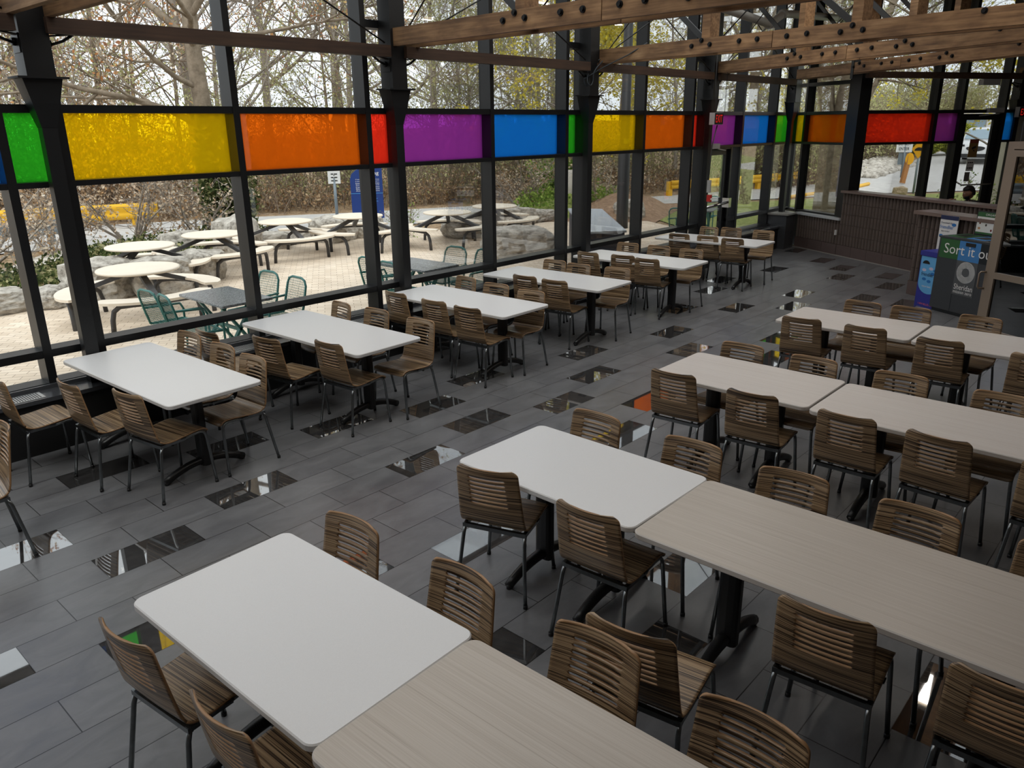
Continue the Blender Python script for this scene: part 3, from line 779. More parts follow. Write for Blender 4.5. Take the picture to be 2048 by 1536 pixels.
for row, (a, b) in CCH.items():
    for side, lst in (('near', a), ('far', b)):
        for i, c in enumerate(lst):
            if row == 'second' and side == 'near' and i == 2:
                chair(*c, 'slatted wooden chair pushed back against front row, turned to the second centre row', 'chairs around the centre table rows'); continue
            chair(*c, 'slatted wooden chair, %s from the aisle, %s side of the %s centre table row' % (ORD[i], side, row), 'chairs around the centre table rows')

# =================================================================== TABLES
def table_meshes(Ln, mat, edge, nm):
    mb = MB(); mb.slab(.765, Ln, .032, .05, .74, .005, 0, 6, 1)
    return mb.mesh('tabletop', [mat, edge])
def pedestal_meshes():
    c = MB(); ring = []
    n = 14; vs = []
    for z in (.07, .69):
        for k in range(n):
            a = 2*PI*k/n; vs.append((.036*math.copysign(abs(math.cos(a))**.6, math.cos(a)), .058*math.copysign(abs(math.sin(a))**.6, math.sin(a)), z))
    c.add(vs, [(k, (k+1) % n, n+(k+1) % n, n+k) for k in range(n)]+[tuple(reversed(range(n))), tuple(range(n, 2*n))], 0, False)
    c.box(-.18, .18, -.045, .045, .69, .708)
    col = c.mesh('pedestal', [M['black']])
    f = MB(); pts = []
    for k in range(15):
        u = -1+2*k/14; pts.append((.335*u, 0, .108-.088*abs(u)**2.1))
    f.tube(pts, [.026+.012*(1-abs(-1+2*k/14)) for k in range(15)], 10, ry=.030)
    for s in (-1, 1): f.cyl((s*.325, 0, 0), (s*.325, 0, .03), .018, 10)
    foot = f.mesh('foot_bar', [M['black']])
    return col, foot
PED_ME, FOOT_ME = pedestal_meshes()
TOPS = {}
def table(x, y, rz, Ln, kind, label, group):
    mat = {'white': (M['white_lam'], M['white_edge']), 'wood': (M['wood_lam'], M['lam_edge']), 'pale': (M['pale_lam'], M['lam_edge'])}[kind]
    k = (Ln, kind)
    if k not in TOPS: TOPS[k] = table_meshes(Ln, mat[0], mat[1], kind)
    t = thing('dining_table', label, 'table', (x, y, 0), R(rz), group)
    link('tabletop', TOPS[k], t)
    dy = Ln/2-.36
    for s in (-1, 1):
        link('pedestal', PED_ME, t, (0, s*dy, 0)); link('foot_bar', FOOT_ME, t, (0, s*dy, 0))
    mb = MB(); mb.box(-.03, .03, -dy, dy, .668, .7075); mb.build('under_beam', M['black'], t)
    return t
LW = 1.88
for i, (x, y, r) in enumerate(((2.505, 6.17, 2), (4.172, 6.185, 1.6), (6.0, 6.15, 1.2), (7.66, 6.18, 2.2), (9.58, 6.165, 2.4), (12.0, 6.26, 1.6))):
    table(x, y, r, 1.85, 'white', 'long white table reaching over the radiator bench, %s in the window row from the left' % ORD[i], 'white tables in the window row')
G = 'tables in the centre rows'
table(1.366, 2.420, 1.6, 1.26, 'white', 'white table at the aisle end of the front centre row', G)
table(1.384, .852, 1.2, LW, 'wood', 'long wood-grain table continuing the front centre row toward the bottom edge', G)
table(3.222, 2.412, -.6, 1.23, 'white', 'white table at the aisle end of the second centre row', G)
table(3.205, .855, .4, LW, 'wood', 'long wood-grain table continuing the second centre row to the right edge', G)
table(5.405, 2.455, 0, 1.25, 'pale', 'pale table at the aisle end of the third centre row', G)
table(5.375, .875, 0, LW, 'pale', 'long pale table continuing the third centre row to the right edge', G)
table(7.66, 2.458, .6, 1.24, 'pale', 'pale table at the aisle end of the back centre row', G)
table(7.665, .878, .3, LW, 'pale', 'long pale table continuing the back centre row to the right edge', G)
# =================================================================== RECYCLING STATION
M['bin_grey'] = P('bin_grey', lin(60, 63, 67), .4, 0, .5)
M['bin_grey2'] = P('bin_panel', lin(84, 87, 90), .45)
M['bin_green'] = P('bin_green', lin(44, 96, 50), .5)
M['bin_blue'] = P('bin_blue', lin(66, 132, 196), .5)
M['bin_black'] = P('bin_black', lin(16, 24, 30), .45)
M['ink_white'] = P('white_lettering', lin(238, 238, 236), .6)
BO = Vector((12.18, 2.862, 0)); BF = NIN   # front face normal
def bp(s, o, z): return BO+D240*s+BF*o+Vector((0, 0, z))      # o: out of the front face
def bbox(mb, s0, s1, o0, o1, z0, z1, m=0):
    mb.obox(bp((s0+s1)/2, (o0+o1)/2, (z0+z1)/2), D240*(s1-s0)/2, BF*(o1-o0)/2, Vector((0, 0, (z1-z0)/2)), m); return mb
t = thing('recycling_station', 'dark grey recycling station lettered Sort it out beside the tan cabinet', 'recycling bin')
bbox(MB(), 0, 1.62, -.50, 0, .05, 1.04).build('body', M['bin_grey'], t)
bbox(MB(), .03, 1.59, -.48, -.02, 0, .05).build('plinth', M['bin_black'], t)
bbox(MB(), -.012, 1.632, -.512, .006, 1.04, 1.062).build('top', M['bin_grey'], t)
for nm, a, b, mt in (('green_panel', .03, .345, 'bin_green'), ('blue_panel', .345, .685, 'bin_blue'), ('black_panel', .685, 1.2, 'bin_black')):
    bbox(MB(), a, b, 0, .003, .77, 1.035).build(nm, M[mt], t)
    bbox(MB(), a+.02, b-.03, -.45, -.08, 1.062, 1.066).build('opening_surround', M[mt], t)
    bbox(MB(), a+.07, b-.08, -.38, -.16, 1.066, 1.069).build('opening', M['ink'], t)
bbox(MB(), .345, .685, 0, .003, .297, .77).build('logo_panel', M['bin_grey2'], t)
bbox(MB(), .345, .35, .0, .002, .05, .77).build('door_seam', M['bin_black'], t)
bbox(MB(), .45, .60, 0, .012, .975, 1.02).build('pull_slot', M['ink'], t)
def fit_text(name, body, mat, parent, org, x, y, width, height, align='LEFT'):
    cu = bpy.data.curves.new(name, 'FONT'); cu.body = body; cu.size = 1; cu.extrude = .0; cu.resolution_u = 3
    tt = bpy.data.objects.new(name+'_tmp', cu); COL.objects.link(tt); me = baked(tt, name, mat); bpy.data.curves.remove(cu)
    xs = [v.co.x for v in me.vertices]; ys = [v.co.y for v in me.vertices]
    sx = width/(max(xs)-min(xs)); sy = height/(max(ys)-min(ys))
    for v in me.vertices:
        v.co.x = (v.co.x-min(xs))*sx; v.co.y = (v.co.y-min(ys))*sy
    x0 = {'LEFT': 0, 'CENTER': -width/2}[align]
    for v in me.vertices: v.co.x += x0
    o = link(name, me, parent); o.matrix_local = frame_m(org, x, y); return o
UP = Vector((0, 0, 1))
fit_text('lettering', 'Sort it out', M['ink_white'], t, bp(.105, .005, .842), D240, UP, .83, .135)
fit_text('lettering', 'Sheridan', M['ink_white'], t, bp(.365, .005, .375), D240, UP, .30, .075)
fit_text('lettering', 'mission zero', M['ink_white'], t, bp(.365, .005, .322), D240, UP, .30, .042)
lg = MB(); cz = .618; cs = .515
for ring in range(6):
    rr = .066+ring*.0148
    n = int(2*PI*rr/.0155)
    for k in range(n):
        a = 2*PI*(k+(ring % 2)*.5)/n; q = .0072*(.65+.45*random.random())
        c = bp(cs+rr*math.cos(a), .004, cz+rr*math.sin(a))
        m6 = 6 if random.random() < .6 else 4
        lg.add([c+D240*(q*math.cos(2*PI*j/m6+a))+UP*(q*math.sin(2*PI*j/m6+a)) for j in range(m6)], [tuple(range(m6))])
lg.build('ring_logo', M['ink_white'], t)
# framed ORGANIC board standing on the station
t = thing('sign_board', 'framed ORGANIC sorting board with green bands standing on the recycling station', 'sign')
So = Vector((12.578, 2.632, 0))
def sp(s, o, z): return So+D240*s+BF*o+Vector((0, 0, z))
def sbox(s0, s1, o0, o1, z0, z1):
    mb = MB(); mb.obox(sp((s0+s1)/2, (o0+o1)/2, (z0+z1)/2), D240*(s1-s0)/2, BF*(o1-o0)/2, Vector((0, 0, (z1-z0)/2))); return mb
sbox(.13, .62, -.02, 0, 1.062, 1.40).build('frame', M['bin_black'], t)
sbox(.145, .605, 0, .002, 1.09, 1.385).build('sheet', M['paper'], t)
sbox(.145, .605, .002, .003, 1.325, 1.385).build('green_header', M['bin_green'], t)
sbox(.145, .605, .002, .003, 1.09, 1.115).build('green_footer', M['bin_green'], t)
fit_text('lettering', 'ORGANIC', M['ink_white'], t, sp(.27, .004, 1.343), D240, UP, .21, .028)
M['food_a'] = P('picture_brown', lin(128, 78, 52), .7); M['food_b'] = P('picture_tan', lin(196, 140, 96), .7); M['food_c'] = P('picture_grey', lin(70, 66, 64), .7); M['food_d'] = P('picture_red', lin(120, 40, 34), .7)
for i, (s, z, w, h, mt) in enumerate(((.20, 1.29, .028, .018, 'food_c'), (.20, 1.235, .03, .03, 'food_a'), (.195, 1.165, .045, .032, 'food_b'), (.30, 1.275, .04, .026, 'food_c'), (.30, 1.215, .03, .036, 'food_c'), (.39, 1.15, .03, .035, 'food_d'), (.40, 1.26, .034, .024, 'food_c'), (.49, 1.25, .04, .03, 'food_b'), (.49, 1.17, .04, .03, 'food_a'))):
    mb = MB(); mb.add([sp(s+w/2*math.cos(2*PI*k/8), .003, z+h/2*math.sin(2*PI*k/8)) for k in range(8)], [tuple(range(8))]); mb.build('picture', M[mt], t)
# small blue return box with a back board
M['box_indigo'] = P('box_indigo', lin(50, 54, 150), .5); M['box_sky'] = P('box_sky', lin(104, 178, 232), .5); M['box_mid'] = P('print_blue', lin(38, 116, 190), .5); M['box_pink'] = P('print_pink', lin(236, 110, 120), .6); M['navy'] = P('print_navy', lin(24, 40, 84), .5); M['pale_print'] = P('print_pale', lin(206, 200, 226), .6)
t = thing('return_box', 'small blue cardboard return box at the left of the recycling station', 'box')
Xo = Vector((12.352, 3.108, 0))
def xp(s, o, z): return Xo+D240*s+BF*o+Vector((0, 0, z))
def xbox(s0, s1, o0, o1, z0, z1):
    mb = MB(); mb.obox(xp((s0+s1)/2, (o0+o1)/2, (z0+z1)/2), D240*(s1-s0)/2, BF*(o1-o0)/2, Vector((0, 0, (z1-z0)/2))); return mb
xbox(0, .40, -.38, 0, 0, .745).build('body', M['box_indigo'], t)
xbox(-.012, .412, -.392, .012, .745, .81).build('lid', M['box_indigo'], t)
mb = MB(); poly = [(.012, .735), (.012, .36)]+[(.20-.188*math.cos(PI*k/12), .36-.16*math.sin(PI*k/12)) for k in range(1, 12)]+[(.388, .36), (.388, .735)]
mb.add([xp(a, .002, z) for a, z in poly], [tuple(range(len(poly)))]); mb.build('sky_panel', M['box_sky'], t)
mb = MB(); poly = [(.11+.065*math.cos(PI*k/8), .63+.05*math.sin(PI*k/8)) for k in range(9)]; mb.add([xp(a, .004, z) for a, z in poly], [tuple(range(len(poly)))]); mb.build('hand_hole', M['ink'], t)
fit_text('lettering', 'friendlier', M['navy'], t, xp(.05, .004, .455), D240, UP, .22, .055)
fit_text('lettering', 'return here!', M['ink_white'], t, xp(.09, .004, .295), D240, UP, .16, .028)
fit_text('lettering', '1-844-BLUE-CN', M['box_pink'], t, xp(.07, .004, .035), D240, UP, .26, .028)
for s, z, mt in ((.09, .54, 'pale_print'), (.21, .57, 'pale_print'), (.29, .55, 'box_mid'), (.11, .41, 'box_mid'), (.20, .385, 'box_mid'), (.31, .41, 'pale_print'), (.25, .50, 'box_mid')):
    mb = MB(); mb.add([xp(s+.038*math.cos(2*PI*k/10), .003, z+.022*math.sin(2*PI*k/10)) for k in range(10)], [tuple(range(10))]); mb.build('container_print', M[mt], t)
t = thing('sign_board', 'white poster board reading friendlier standing behind the small blue box', 'sign')
Ko = Vector((12.714, 2.90, 0))
def kp(s, o, z): return Ko+D240*s+BF*o+Vector((0, 0, z))
def kbox(s0, s1, o0, o1, z0, z1):
    mb = MB(); mb.obox(kp((s0+s1)/2, (o0+o1)/2, (z0+z1)/2), D240*(s1-s0)/2, BF*(o1-o0)/2, Vector((0, 0, (z1-z0)/2))); return mb
kbox(-.16, .155, -.012, 0, .55, 1.285).build('board', M['paper'], t)
kbox(-.03, .03, -.03, -.012, 0, .9).build('stand', M['bin_black'], t); kbox(-.15, .15, -.09, .0, 0, .02).build('foot', M['bin_black'], t)
kbox(-.16, .155, 0, .002, 1.225, 1.285).build('navy_header', M['navy'], t)
fit_text('lettering', 'Download the', M['navy'], t, kp(-.14, .003, 1.165), D240, UP, .21, .028)
fit_text('lettering', 'friendlier', M['box_mid'], t, kp(-.15, .003, 1.095), D240, UP, .24, .052)
fit_text('lettering', 'app today!', M['navy'], t, kp(-.12, .003, 1.045), D240, UP, .15, .028)
for s, z, r in ((.09, 1.16, .04), (-.11, .99, .036)):
    mb = MB(); mb.add([kp(s+r*math.cos(2*PI*k/10), .003, z+r*.6*math.sin(2*PI*k/10)) for k in range(10)], [tuple(range(10))]); mb.build('blue_blob', M['box_mid'], t)

# =================================================================== TAN FRAMED GLASS CABINET
M['tan'] = P('tan_metal', lin(150, 134, 118), .38, .35, .5)
M['cab_in'] = P('cabinet_inside', lin(26, 24, 24), .6)
t = thing('glass_cabinet', 'tall tan metal framed cabinet with dark glass at the right edge', 'cabinet')
Co = Vector((10.70, 1.965, 0))
def cp(s, o, z): return Co+D240*s+BF*o+Vector((0, 0, z))
def cbox(s0, s1, o0, o1, z0, z1):
    mb = MB(); mb.obox(cp((s0+s1)/2, (o0+o1)/2, (z0+z1)/2), D240*(s1-s0)/2, BF*(o1-o0)/2, Vector((0, 0, (z1-z0)/2))); return mb
W_ = 1.25
for s in (0, W_-.085): cbox(s, s+.085, -.75, 0, 0, 2.36).build('post', M['tan'], t)
cbox(.085, W_-.085, -.75, 0, 2.28, 2.36).build('top_rail', M['tan'], t); cbox(.085, W_-.085, -.10, 0, 0, .09).build('bottom_rail', M['tan'], t)
cbox(.0, W_, -.78, -.75, 0, 2.36).build('back_panel', M['cab_in'], t)
dr = cbox(.095, .145, -.03, .018, .10, 2.27); 
for b in ((W_-.145, W_-.095, .10, 2.27), (.145, W_-.145, 2.20, 2.27), (.145, W_-.145, .10, .19), (.145, W_-.145, .80, .875)):
    dr.obox(cp((b[0]+b[1])/2, -.006, (b[2]+b[3])/2), D240*(b[1]-b[0])/2, BF*.024, Vector((0, 0, (b[3]-b[2])/2)))
door = dr.build('door_frame', M['tan'], t)
for z0, z1 in ((.19, .80), (.875, 2.20)): cbox(.145, W_-.145, -.012, -.006, z0, z1).build('pane', M['darkglass'], door)
for z in (.55, 1.2, 1.62, 1.95): cbox(.10, W_-.09, -.72, -.06, z, z+.02).build('shelf', M['cab_in'], t)
hm = MB(); hm.tube([cp(.02, .0, .86), cp(-.01, .05, .86), cp(-.02, .06, .84), cp(-.02, .06, .68), cp(-.01, .05, .66), cp(.02, 0, .66)], .011, 8); hm.build('handle', M['tan'], t)

# =================================================================== EXIT SIGNS, ALARM PULL, CONDUITS
def exit_sign(o, x, n, label):
    x = Vector(x).normalized(); n = Vector(n).normalized(); o = Vector(o)
    t = thing('exit_sign', label, 'sign', group='red exit signs')
    mb = MB(); mb.obox(o-n*.05, x*.155, n*.05, UP*.10); mb.build('housing', M['greyplas'], t)
    mb = MB(); mb.obox(o+n*.002, x*.15, n*.003, UP*.092); mb.build('face', M['ink'], t)
    fit_text('lettering', 'EXIT', M['exit_red'], t, o-x*.115-UP*.062+n*.007, x, UP, .23, .125)
    return t
exit_sign((13.05, 6.87, 2.67), (1, 0, 0), (0, -1, 0), 'red lettered exit sign on the column beside the glass door')
exit_sign((19.62, 3.42, 2.745), (.866, -.5, 0), (-.5, -.866, 0), 'red lettered exit sign on the right column above the tan cabinet')
t = thing('alarm_pull', 'red fire alarm pull station beside the glass door handle', 'alarm')
mb = MB(); mb.box(13.06, 13.13, 6.94, 7.01, 1.24, 1.36); mb.build('body', M['red'], t); mb = MB(); mb.box(13.075, 13.13, 6.93, 6.94, 1.27, 1.30); mb.build('lever', M['white'], t)
mb = MB(); mb.box(13.04, 13.09, 6.95, 7.01, 1.40, 1.62); tag(mb.build('alarm_box', M['greyplas']), 'pale grey box above the red fire alarm pull', 'alarm')
mb = MB(); mb.tube([(13.05, 6.98, 5.2), (13.05, 6.98, 3.3), (13.07, 6.97, 3.1), (13.06, 6.94, 2.78)], .009, 6); mb.tube([(13.14, 6.94, 2.56), (13.07, 6.98, 2.2), (13.07, 7.0, 1.62)], .012, 6); mb.tube([(13.42, 6.95, 5.2), (13.40, 6.95, 2.78)], .005, 6)
tag(mb.build('conduit', P('conduit', lin(66, 66, 68), .4)), 'thin grey conduit running down the column to the exit sign and alarm', 'conduit')
mb = MB(); mb.tube([(19.75, 3.40, 2.65), (19.70, 3.42, 2.55), (19.62, 3.40, 2.2), (19.6, 3.40, 1.2)], .012, 6)
tag(mb.build('conduit', M['greyplas']), 'curved grey conduit below the right exit sign', 'conduit')
mb = MB(); mb.obox(W2.pt(2.75, -.26, 3.31), W2.d*.22, W2.n*.06, UP*.055)
tag(mb.build('sensor_box', M['greyplas']), 'small grey box hanging under the far purlin', 'box')

# =================================================================== SUSPENDED LINEAR LIGHTS
def linear_light(x, y, rz, label, z=4.75, power=60, ln=2.4):
    t = thing('ceiling_light', label, 'ceiling light', (x, y, z), R(rz), 'linear ceiling lights')
    mb = MB(); mb.box(-ln/2, ln/2, -.09, .09, .02, .09); mb.build('housing', M['white'], t)
    mb = MB(); mb.box(-ln/2+.02, ln/2-.02, -.08, .08, .0, .02); mb.build('diffuser', M['lamp_glow'], t)
    mb = MB()
    for s in (-1, 1): mb.cyl((s*ln*.35, 0, .09), (s*ln*.35, 0, 5.34-z), .006, 6)
    mb.build('hanger', M['black'], t)
    la = bpy.data.lights.new('lamp', 'AREA'); la.shape = 'RECTANGLE'; la.size = ln; la.size_y = .16; la.energy = power; la.color = (1.0, .95, .89)
    lo = bpy.data.objects.new('lamp', la); COL.objects.link(lo); lo.parent = t; lo.location = (0, 0, -.03)
    return t
LP = [(-1, 4.6), (3.2, 4.6), (7.4, 4.6), (11.4, 4.8), (-1, 1.8), (3.2, 1.8), (7.4, 1.8), (11, 1.6)]  # unseen fixtures overhead, added to raise the room's brightness
for i, (x, y) in enumerate(LP):
    linear_light(x, y, 0, 'warm linear ceiling light added overhead out of view as fill, %s of its kind' % (ORD+['eleventh'])[i], power=LAMP)
linear_light(14.6, 4.55, -28, 'warm linear ceiling light glimpsed at the top edge above the truss', z=4.72, power=LAMP)

# =================================================================== SEATED PERSON
M['skin'] = P('skin', lin(150, 108, 84), .55, var=.04); M['hair'] = P('black_hair', lin(20, 17, 16), .6); M['shirt'] = P('black_shirt', lin(22, 22, 24), .85); M['trouser'] = P('dark_trousers', lin(36, 38, 46), .85)
M['eye'] = P('eye_white', lin(210, 205, 200), .3); M['iris'] = P('iris', lin(40, 26, 18), .3)
def skin_chain(chains, name, sub=2):
    bm = bmesh.new(); rad = {}; cache = {}
    for ch in chains:
        prev = None
        for (p, r) in ch:
            key = tuple(round(c, 4) for c in p)
            v = cache.get(key)
            if v is None: v = bm.verts.new(p); cache[key] = v; rad[key] = r
            if prev is not None and prev is not v:
                try: bm.edges.new((prev, v))
                except ValueError: pass
            prev = v
    me = bpy.data.meshes.new(name); bm.verts.ensure_lookup_table(); rl = [rad[tuple(round(c, 4) for c in v.co)] for v in bm.verts]; bm.to_mesh(me); bm.free()
    o = link(name+'_tmp', me); md = o.modifiers.new('sk', 'SKIN')
    for i, r in enumerate(rl):
        o.data.skin_vertices[0].data[i].radius = (r, r) if not isinstance(r, tuple) else r
    o.data.skin_vertices[0].data[0].use_root = True
    s = o.modifiers.new('ss', 'SUBSURF'); s.levels = sub
    return o
def head_verts(c, yaw=0, tilt=0):
    mb = MB(); n, m = 28, 20; vs = []
    for j in range(m+1):
        ph = PI*j/m; z = math.cos(ph)
        for i in range(n):
            a = 2*PI*i/n; x = math.sin(ph)*math.cos(a); y = math.sin(ph)*math.sin(a)
            X = x*.098; Y = y*.077; Zz = z*.118
            if z < 0: Y *= 1+.22*z; X *= 1+.06*z           # jaw
            if x > .3 and z < -.3: X += .012*(x-.3)          # chin
            f = max(0, x)**6
            X += .024*f*math.exp(-((z+.12)/.16)**2)*math.exp(-(y/.16)**2)     # nose
            X -= .009*math.exp(-((z-.10)/.10)**2)*math.exp(-((abs(y)-.38)/.16)**2)*(x > 0)   # eye sockets
            X += .006*math.exp(-((z-.24)/.08)**2)*(x > .4)                     # brow
            X += .006*math.exp(-((z+.46)/.07)**2)*math.exp(-(y/.28)**2)*(x > 0)  # lips
            if abs(y) > .93 and abs(z+.05) < .28 and abs(x) < .3: Y *= 1.14     # ears
            vs.append((X, Y, Zz))
    fs = [(j*n+i, j*n+(i+1) % n, (j+1)*n+(i+1) % n, (j+1)*n+i) for j in range(m) for i in range(n)]
    Rm = Matrix.Rotation(yaw, 3, 'Z') @ Matrix.Rotation(tilt, 3, 'Y')
    mb.add([Rm @ Vector(v)+Vector(c) for v in vs], [tuple(reversed(f)) for f in fs], 0, True)
    return mb, Rm
PS = thing('person', 'man with black hair and beard in black shirt seated behind half wall', 'person', (17.12, 3.52, .06), math.atan2(.80, -.60))
HC = Vector((.15, 0, 1.215))
hand = lambda s, x, y, z: [[((x, y, z), .024), ((x+.05, y-s*.008*k+s*.028, z+.004), .010), ((x+.09, y-s*.02*k+s*.035, z-.004), .009), ((x+.115, y-s*.023*k+s*.037, z-.016), .008)] for k in range(4)]+[[((x, y, z), .024), ((x+.015, y-s*.035, z+.01), .011), ((x+.05, y-s*.05, z+.008), .009)]]
chains = [[((0, 0, .56), .125), ((.0, 0, .70), .12), ((.02, 0, .84), .13), ((.03, 0, .98), .125), ((.05, 0, 1.07), .062), ((.085, 0, 1.13), .056), ((.13, 0, 1.18), .07)]]
for s in (1, -1):
    chains += [[((.03, 0, .98), .125), ((.03, s*.12, 1.045), .075), ((.04, s*.20, 1.04), .058), ((.16, s*.25, .93), .046), ((.27, s*.27, .97), .040), ((.33, s*.15, 1.06), .034), ((.36, s*.06, 1.10), .026)]]
    chains += [[((0, 0, .56), .125), ((.02, s*.10, .53), .10), ((.22, s*.13, .52), .085), ((.43, s*.14, .50), .06), ((.43, s*.14, .28), .052), ((.42, s*.14, .08), .036), ((.50, s*.15, .035), .034), ((.58, s*.155, .03), .026)]]
    chains += hand(s, .36, s*.06, 1.10)
bo = skin_chain(chains, 'body'); hb, HR = head_verts(HC, 0, R(12))
hm = baked(bo, 'body_skin', None)
tmp = bmesh.new(); tmp.from_mesh(hm); h2 = hb.mesh('h', M['skin']); tmp.from_mesh(h2); me = bpy.data.meshes.new('body'); tmp.to_mesh(me); tmp.free()
o = link('body_tmp2', me); rm = o.modifiers.new('rm', 'REMESH'); rm.mode = 'VOXEL'; rm.voxel_size = .0085; rm.use_smooth_shade = True
body = link('body', baked(o, 'body', M['skin']), PS)
sh = skin_chain([[((0, 0, .60), .145), ((.0, 0, .70), .138), ((.02, 0, .84), .148), ((.03, 0, .98), .142), ((.038, 0, 1.06), .085)]]+[[((.03, 0, .98), .142), ((.03, s*.12, 1.045), .092), ((.04, s*.20, 1.04), .076), ((.13, s*.24, .945), .066)] for s in (1, -1)], 'shirt')
link('shirt', baked(sh, 'shirt', M['shirt']), PS)
tr = skin_chain([[((0, 0, .60), .14), ((0, 0, .56), .142), ((.02, s*.10, .53), .115), ((.22, s*.13, .52), .10), ((.43, s*.14, .50), .075), ((.43, s*.14, .28), .066), ((.42, s*.14, .10), .056)] for s in (1, -1)], 'trousers')
link('trousers', baked(tr, 'trousers', M['trouser']), PS)
mb = MB()
for s in (1, -1): mb.beam((.36, s*.145, .035), (.62, s*.158, .03), .10, .07)
mb.build('shoes', M['ink'], PS)
hv = MB(); n, m = 28, 18; vs = []; ok = []
for j in range(m+1):
    ph = PI*j/m; z = math.cos(ph)
    for i in range(n):
        a = 2*PI*i/n; x = math.sin(ph)*math.cos(a); y = math.sin(ph)*math.sin(a)
        k = 1.13+.04*math.sin(9*a+3*z)+(.10 if z > .55 else 0)
        vs.append(HC+HR @ Vector((x*.100*k-.004, y*.080*k, z*.118*k))); ok.append((z > .42 and x < .9) or (x < -.05+(z-.1)*.5 and z > -.45) or (z > .62))
fs = [(j*n+i, j*n+(i+1) % n, (j+1)*n+(i+1) % n, (j+1)*n+i) for j in range(m) for i in range(n)]
hv.add(vs, [tuple(reversed(f)) for f in fs if all(ok[k] for k in f)], 0, True)
ho = hv.build('hair', M['hair'], PS)
so = ho.modifiers.new('s', 'SOLIDIFY'); so.thickness = .014; so.offset = -.6
bd = MB(); vs = []; ok = []
for j in range(m+1):
    ph = PI*j/m; z = math.cos(ph)
    for i in range(n):
        a = 2*PI*i/n; x = math.sin(ph)*math.cos(a); y = math.sin(ph)*math.sin(a)
        X = x*.104*(1+.06*min(0, z))+(.014*(x-.3) if x > .3 and z < -.3 else 0); Y = y*.082*(1+.2*min(0, z)); vs.append(HC+HR @ Vector((X, Y, z*.124)))
        ok.append(-.98 < z < -.28 and x > .05 and not (x > .8 and -.52 < z < -.38 and abs(y) < .3))
bd.add(vs, [tuple(reversed(f)) for f in fs if all(ok[k] for k in f)], 0, True)
bo2 = bd.build('beard', M['hair'], PS); so = bo2.modifiers.new('s', 'SOLIDIFY'); so.thickness = .012; so.offset = 0
em = MB()
for s in (1, -1):
    em.lathe([(0.0001, -.011), (.008, -.007), (.011, 0), (.008, .007), (.0001, .011)], HC+HR @ Vector((.082, s*.030, .012)), 10, 0)
    em.lathe([(0.0001, -.005), (.004, -.003), (.005, 0), (.004, .003), (.0001, .005)], HC+HR @ Vector((.090, s*.030, .012)), 8, 1)
em.build('eyes', [M['eye'], M['iris']], PS)
chair(17.15, 3.48, math.degrees(math.atan2(.80, -.60)), 'slatted wooden chair that the bearded man sits on behind the half wall', 'dining chairs')
# =================================================================== OUTDOORS: GROUND
def gz(x, y): return .03*max(0.0, x-28)
def clipx(poly, x0, keep_less):
    out = []
    for i in range(len(poly)):
        a, b = poly[i], poly[(i+1) % len(poly)]
        ia = (a[0] <= x0) == keep_less or a[0] == x0; ib = (b[0] <= x0) == keep_less or b[0] == x0
        if ia: out.append(a)
        if ia != ib:
            t = (x0-a[0])/(b[0]-a[0]); out.append((x0, a[1]+t*(b[1]-a[1])))
    return out
def region(name, poly, z, mat, label, cat, kind='structure'):
    mb = MB()
    for less in (True, False):
        q = clipx(poly, 28, less)
        if len(q) >= 3: mb.add([(x, y, gz(x, y)+z) for x, y in q], [tuple(range(len(q)))])
    return tag(mb.build(name, mat), label, cat, kind=kind)
def ground_mat(name, stops, sc, rough=.9, bump=.4, detail=8.0):
    m, t, out = nt(name)
    b = N(t, 'ShaderNodeBsdfPrincipled'); b.inputs['Roughness'].default_value = rough; b.inputs['Specular IOR Level'].default_value = .25
    tc = N(t, 'ShaderNodeTexCoord'); n1 = N(t, 'ShaderNodeTexNoise', i_Scale=sc, i_Detail=detail, i_Roughness=.7); L(t, tc.outputs['Object'], n1.inputs['Vector'])
    rp = ramp(t, stops); L(t, n1.outputs['Fac'], rp.inputs[0]); L(t, rp.outputs[0], b.inputs['Base Color'])
    bp = N(t, 'ShaderNodeBump', i_Strength=bump, i_Distance=.05); L(t, n1.outputs['Fac'], bp.inputs['Height']); L(t, bp.outputs[0], b.inputs['Normal'])
    L(t, b.outputs[0], out.inputs[0]); return m
M['litter'] = ground_mat('leaf_litter', [(.3, lin(96, 78, 60)), (.5, lin(150, 126, 98)), (.7, lin(196, 172, 140))], 9)
M['asphalt'] = ground_mat('asphalt', [(.3, lin(176, 174, 172)), (.6, lin(196, 194, 191)), (.8, lin(210, 208, 204))], 3, bump=.1)
M['concrete'] = ground_mat('concrete', [(.3, lin(196, 190, 180)), (.7, lin(218, 212, 202))], 4, bump=.1)
M['grass'] = ground_mat('grass_turf', [(.3, lin(96, 112, 54)), (.5, lin(140, 150, 84)), (.75, lin(190, 182, 126))], 14)
M['soil'] = ground_mat('bare_soil', [(.3, lin(120, 94, 74)), (.6, lin(164, 136, 112)), (.8, lin(192, 168, 142))], 7)
